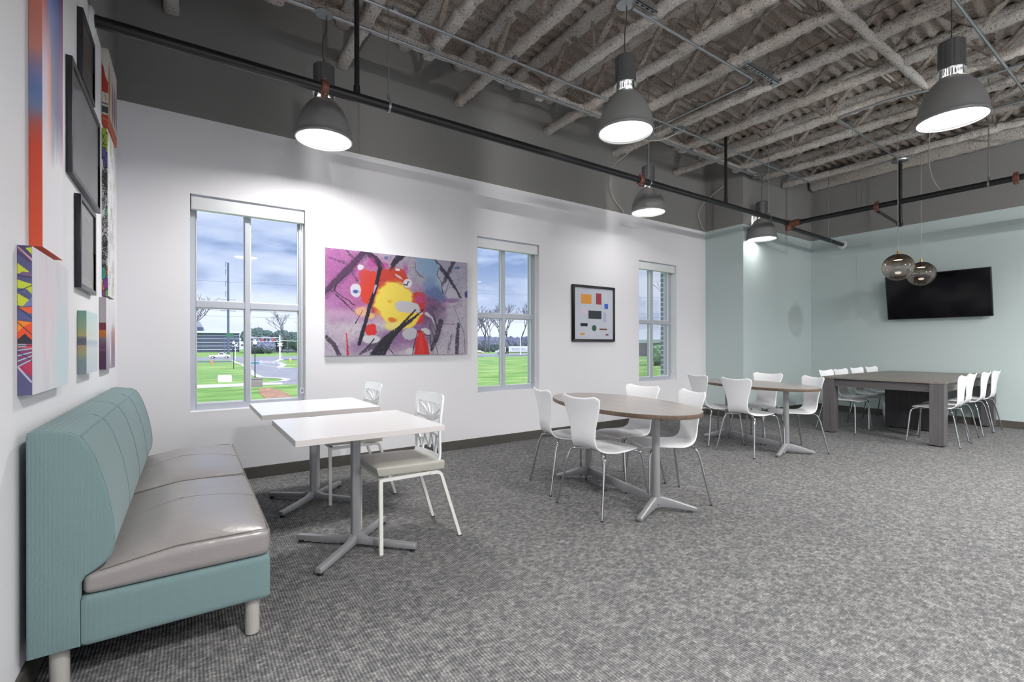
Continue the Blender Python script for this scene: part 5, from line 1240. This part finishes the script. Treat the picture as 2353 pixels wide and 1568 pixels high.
def leafy(x, y, h, r, seed, lab, mat=None, name='leafy_tree'):
    rnd = random.Random(seed); t = thing(name, lab, 'tree' if name == 'leafy_tree' else 'bush', (x, y, GZ)); m = MB()
    for k in range(14):
        a, q = rnd.uniform(0, 2 * PI), rnd.uniform(0, .75) ** .5 * r; z = h * rnd.uniform(.35, .92)
        bm = bmesh.new(); bmesh.ops.create_icosphere(bm, subdivisions=4, radius=1); c = Vector((q * math.cos(a), q * math.sin(a), z)); rr = r * rnd.uniform(.32, .5)
        vs = [c + v.co * rr * (1 + .3 * mnoise.noise(v.co * 3.5 + c) + .22 * mnoise.noise(v.co * 9 + c) + .16 * mnoise.noise(v.co * 22 + c)) for v in bm.verts]; m.add(vs, [tuple(v.index for v in f.verts) for f in bm.faces]); bm.free()
    build('crown', m, mat or M_leaf, t, smooth=80)
    m = MB(); m.tube([(0, 0, 0), (0, 0, h * .5)], h * .025, 7); build('trunk', m, M_bark, t)
bare_tree(-.5, 210, 26, 3, 'bare tree at the left edge of the leftmost window')
leafy(36, 345, 13, 9, 5, 'leafy green tree behind the dark office building')
leafy(52, 330, 11.5, 9, 6, 'wide leafy tree behind the railway signal arm')
leafy(63, 335, 10.5, 7, 7, 'dense leafy tree left of the signal mast'); leafy(33, 300, 8, 7, 8, 'low grey-green tree between the office buildings', M_haze)
bare_tree(47, 300, 25, 11, 'bare tree above the signal arm, left one', .6); bare_tree(60, 300, 26, 12, 'bare tree above the signal arm, right one', .6)
bare_tree(54, 250, 20, 17, 'bare tree behind the lattice signal arm, lower one', .6)
leafy(53, 265, 11, 7, 9, 'rounded green tree right of the signal mast', M_bush); bare_tree(78, 290, 30, 13, 'bare tree in front of the brick tower', .5)
k = 0
for i, (x, y, h) in enumerate(((142, 262, 31), (155, 252, 27), (160, 265, 30), (172, 262, 32), (184, 258, 30), (196, 255, 33), (166, 290, 34), (190, 285, 35), (150, 275, 30), (205, 240, 31), (178, 275, 34))):
    bare_tree(x, y, h, 30 + i, 'tall bare tree in the wood behind the trailer, number %s from the left' % ('one two three four five six seven eight nine ten eleven'.split()[i]), .45)
m = MB()
for i in range(90):
    f = i / 90; x = 140 + 90 * f; y = 300 - 55 * f; bm = bmesh.new(); bmesh.ops.create_icosphere(bm, subdivisions=2, radius=1); rr = 4.5 + 2 * mnoise.noise((i * .7, 0, 0))
    m.add([Vector((x, y, GZ + 5.5 + 2.5 * mnoise.noise((i * 1.3, 4, 0)))) + v.co * rr * (1 + .4 * mnoise.noise(v.co * 4 + Vector((i, 0, 0)))) for v in bm.verts], [tuple(v.index for v in ff.verts) for ff in bm.faces]); bm.free()
tag(build('thicket', m, M_haze, smooth=0), 'grey-blue thicket of undergrowth behind the trailer', 'thicket', kind='stuff')
# third window
leafy(88, 66, 3.6, 4.2, 41, 'rounded green bush at the left of the last window', M_bush, 'bush'); leafy(112, 78, 3.8, 4.2, 42, 'rounded green bush in the last window beside the brick pier', M_bush, 'bush')
leafy(132, 94, 13, 6, 43, 'leafy tree behind the bush in the last window'); bare_tree(96, 72, 22, 44, 'bare tree in the left pane of the last window', .5); bare_tree(118, 84, 26, 45, 'bare tree in the right pane of the last window', .5)
box_building('distant_house', 'low grey-roofed house behind the bushes in the last window', 150, 190, 105, 135, 2, 1, M_bldb, M_bldw)
# ------------------------------------------------------------------ world, sun, camera
wd = bpy.data.worlds.new('World'); scene.world = wd; wd.use_nodes = True
nt = wd.node_tree; N, Lk = nt.nodes, nt.links
for n in list(N): N.remove(n)
def wn(t, **k):
    n = N.new(t)
    for a, b in k.items(): setattr(n, a, b)
    return n
tc = wn('ShaderNodeTexCoord'); mp = wn('ShaderNodeMapping'); Lk.new(tc.outputs['Generated'], mp.inputs[0]); mp.inputs['Scale'].default_value = (1.6, 1.6, 6.5); mp.inputs['Location'].default_value = (1.35, .2, .3)
no = wn('ShaderNodeTexNoise'); Lk.new(mp.outputs[0], no.inputs[0]); no.inputs['Scale'].default_value = 2.2; no.inputs['Detail'].default_value = 6; no.inputs['Roughness'].default_value = .52
rp = wn('ShaderNodeValToRGB'); Lk.new(no.outputs['Fac'], rp.inputs[0]); e = rp.color_ramp.elements
e[0].position = .40; e[0].color = (.22, .31, .52, 1); e[1].position = .64; e[1].color = (.66, .71, .82, 1)
x = e.new(.48); x.color = (.42, .50, .70, 1)
sx = wn('ShaderNodeSeparateXYZ'); Lk.new(tc.outputs['Generated'], sx.inputs[0])
hz = wn('ShaderNodeMapRange'); Lk.new(sx.outputs[2], hz.inputs[0]); hz.inputs[1].default_value = .0; hz.inputs[2].default_value = .17; hz.inputs[3].default_value = .78; hz.inputs[4].default_value = 0
mx = wn('ShaderNodeMix', data_type='RGBA'); Lk.new(hz.outputs[0], mx.inputs[0]); Lk.new(rp.outputs[0], mx.inputs[6]); mx.inputs[7].default_value = (.74, .79, .90, 1)
bg = wn('ShaderNodeBackground'); Lk.new(mx.outputs[2], bg.inputs[0]); bg.inputs[1].default_value = 1.0
ou = wn('ShaderNodeOutputWorld'); Lk.new(bg.outputs[0], ou.inputs[0])
sl = bpy.data.lights.new('sun', 'SUN'); sl.energy = 3.2; sl.angle = math.radians(25); sl.color = (1, .97, .92)
so = bpy.data.objects.new('sun', sl); COL.objects.link(so); so.rotation_euler = (math.radians(38), 0, math.radians(18))   # high, from behind the building

cam = bpy.data.cameras.new('camera'); co = bpy.data.objects.new('camera', cam); COL.objects.link(co)
cam.sensor_width = 36; cam.lens = 36 * 1083.73 / 2353; cam.shift_y = 9.8 / 2353; cam.clip_start = .05; cam.clip_end = 2000
co.matrix_world = Matrix.Translation((0, 0, 1.2)) @ Matrix.Rotation(math.radians(-34.3581), 4, 'Z') @ Matrix.Rotation(PI / 2, 4, 'X') @ Matrix.Rotation(math.radians(-.1109), 4, 'Z')
scene.camera = co
vs = scene.view_settings; vs.view_transform = 'Standard'; vs.look = 'None'; vs.gamma = 1; vs.exposure = 0.47; vs.use_curve_mapping = False
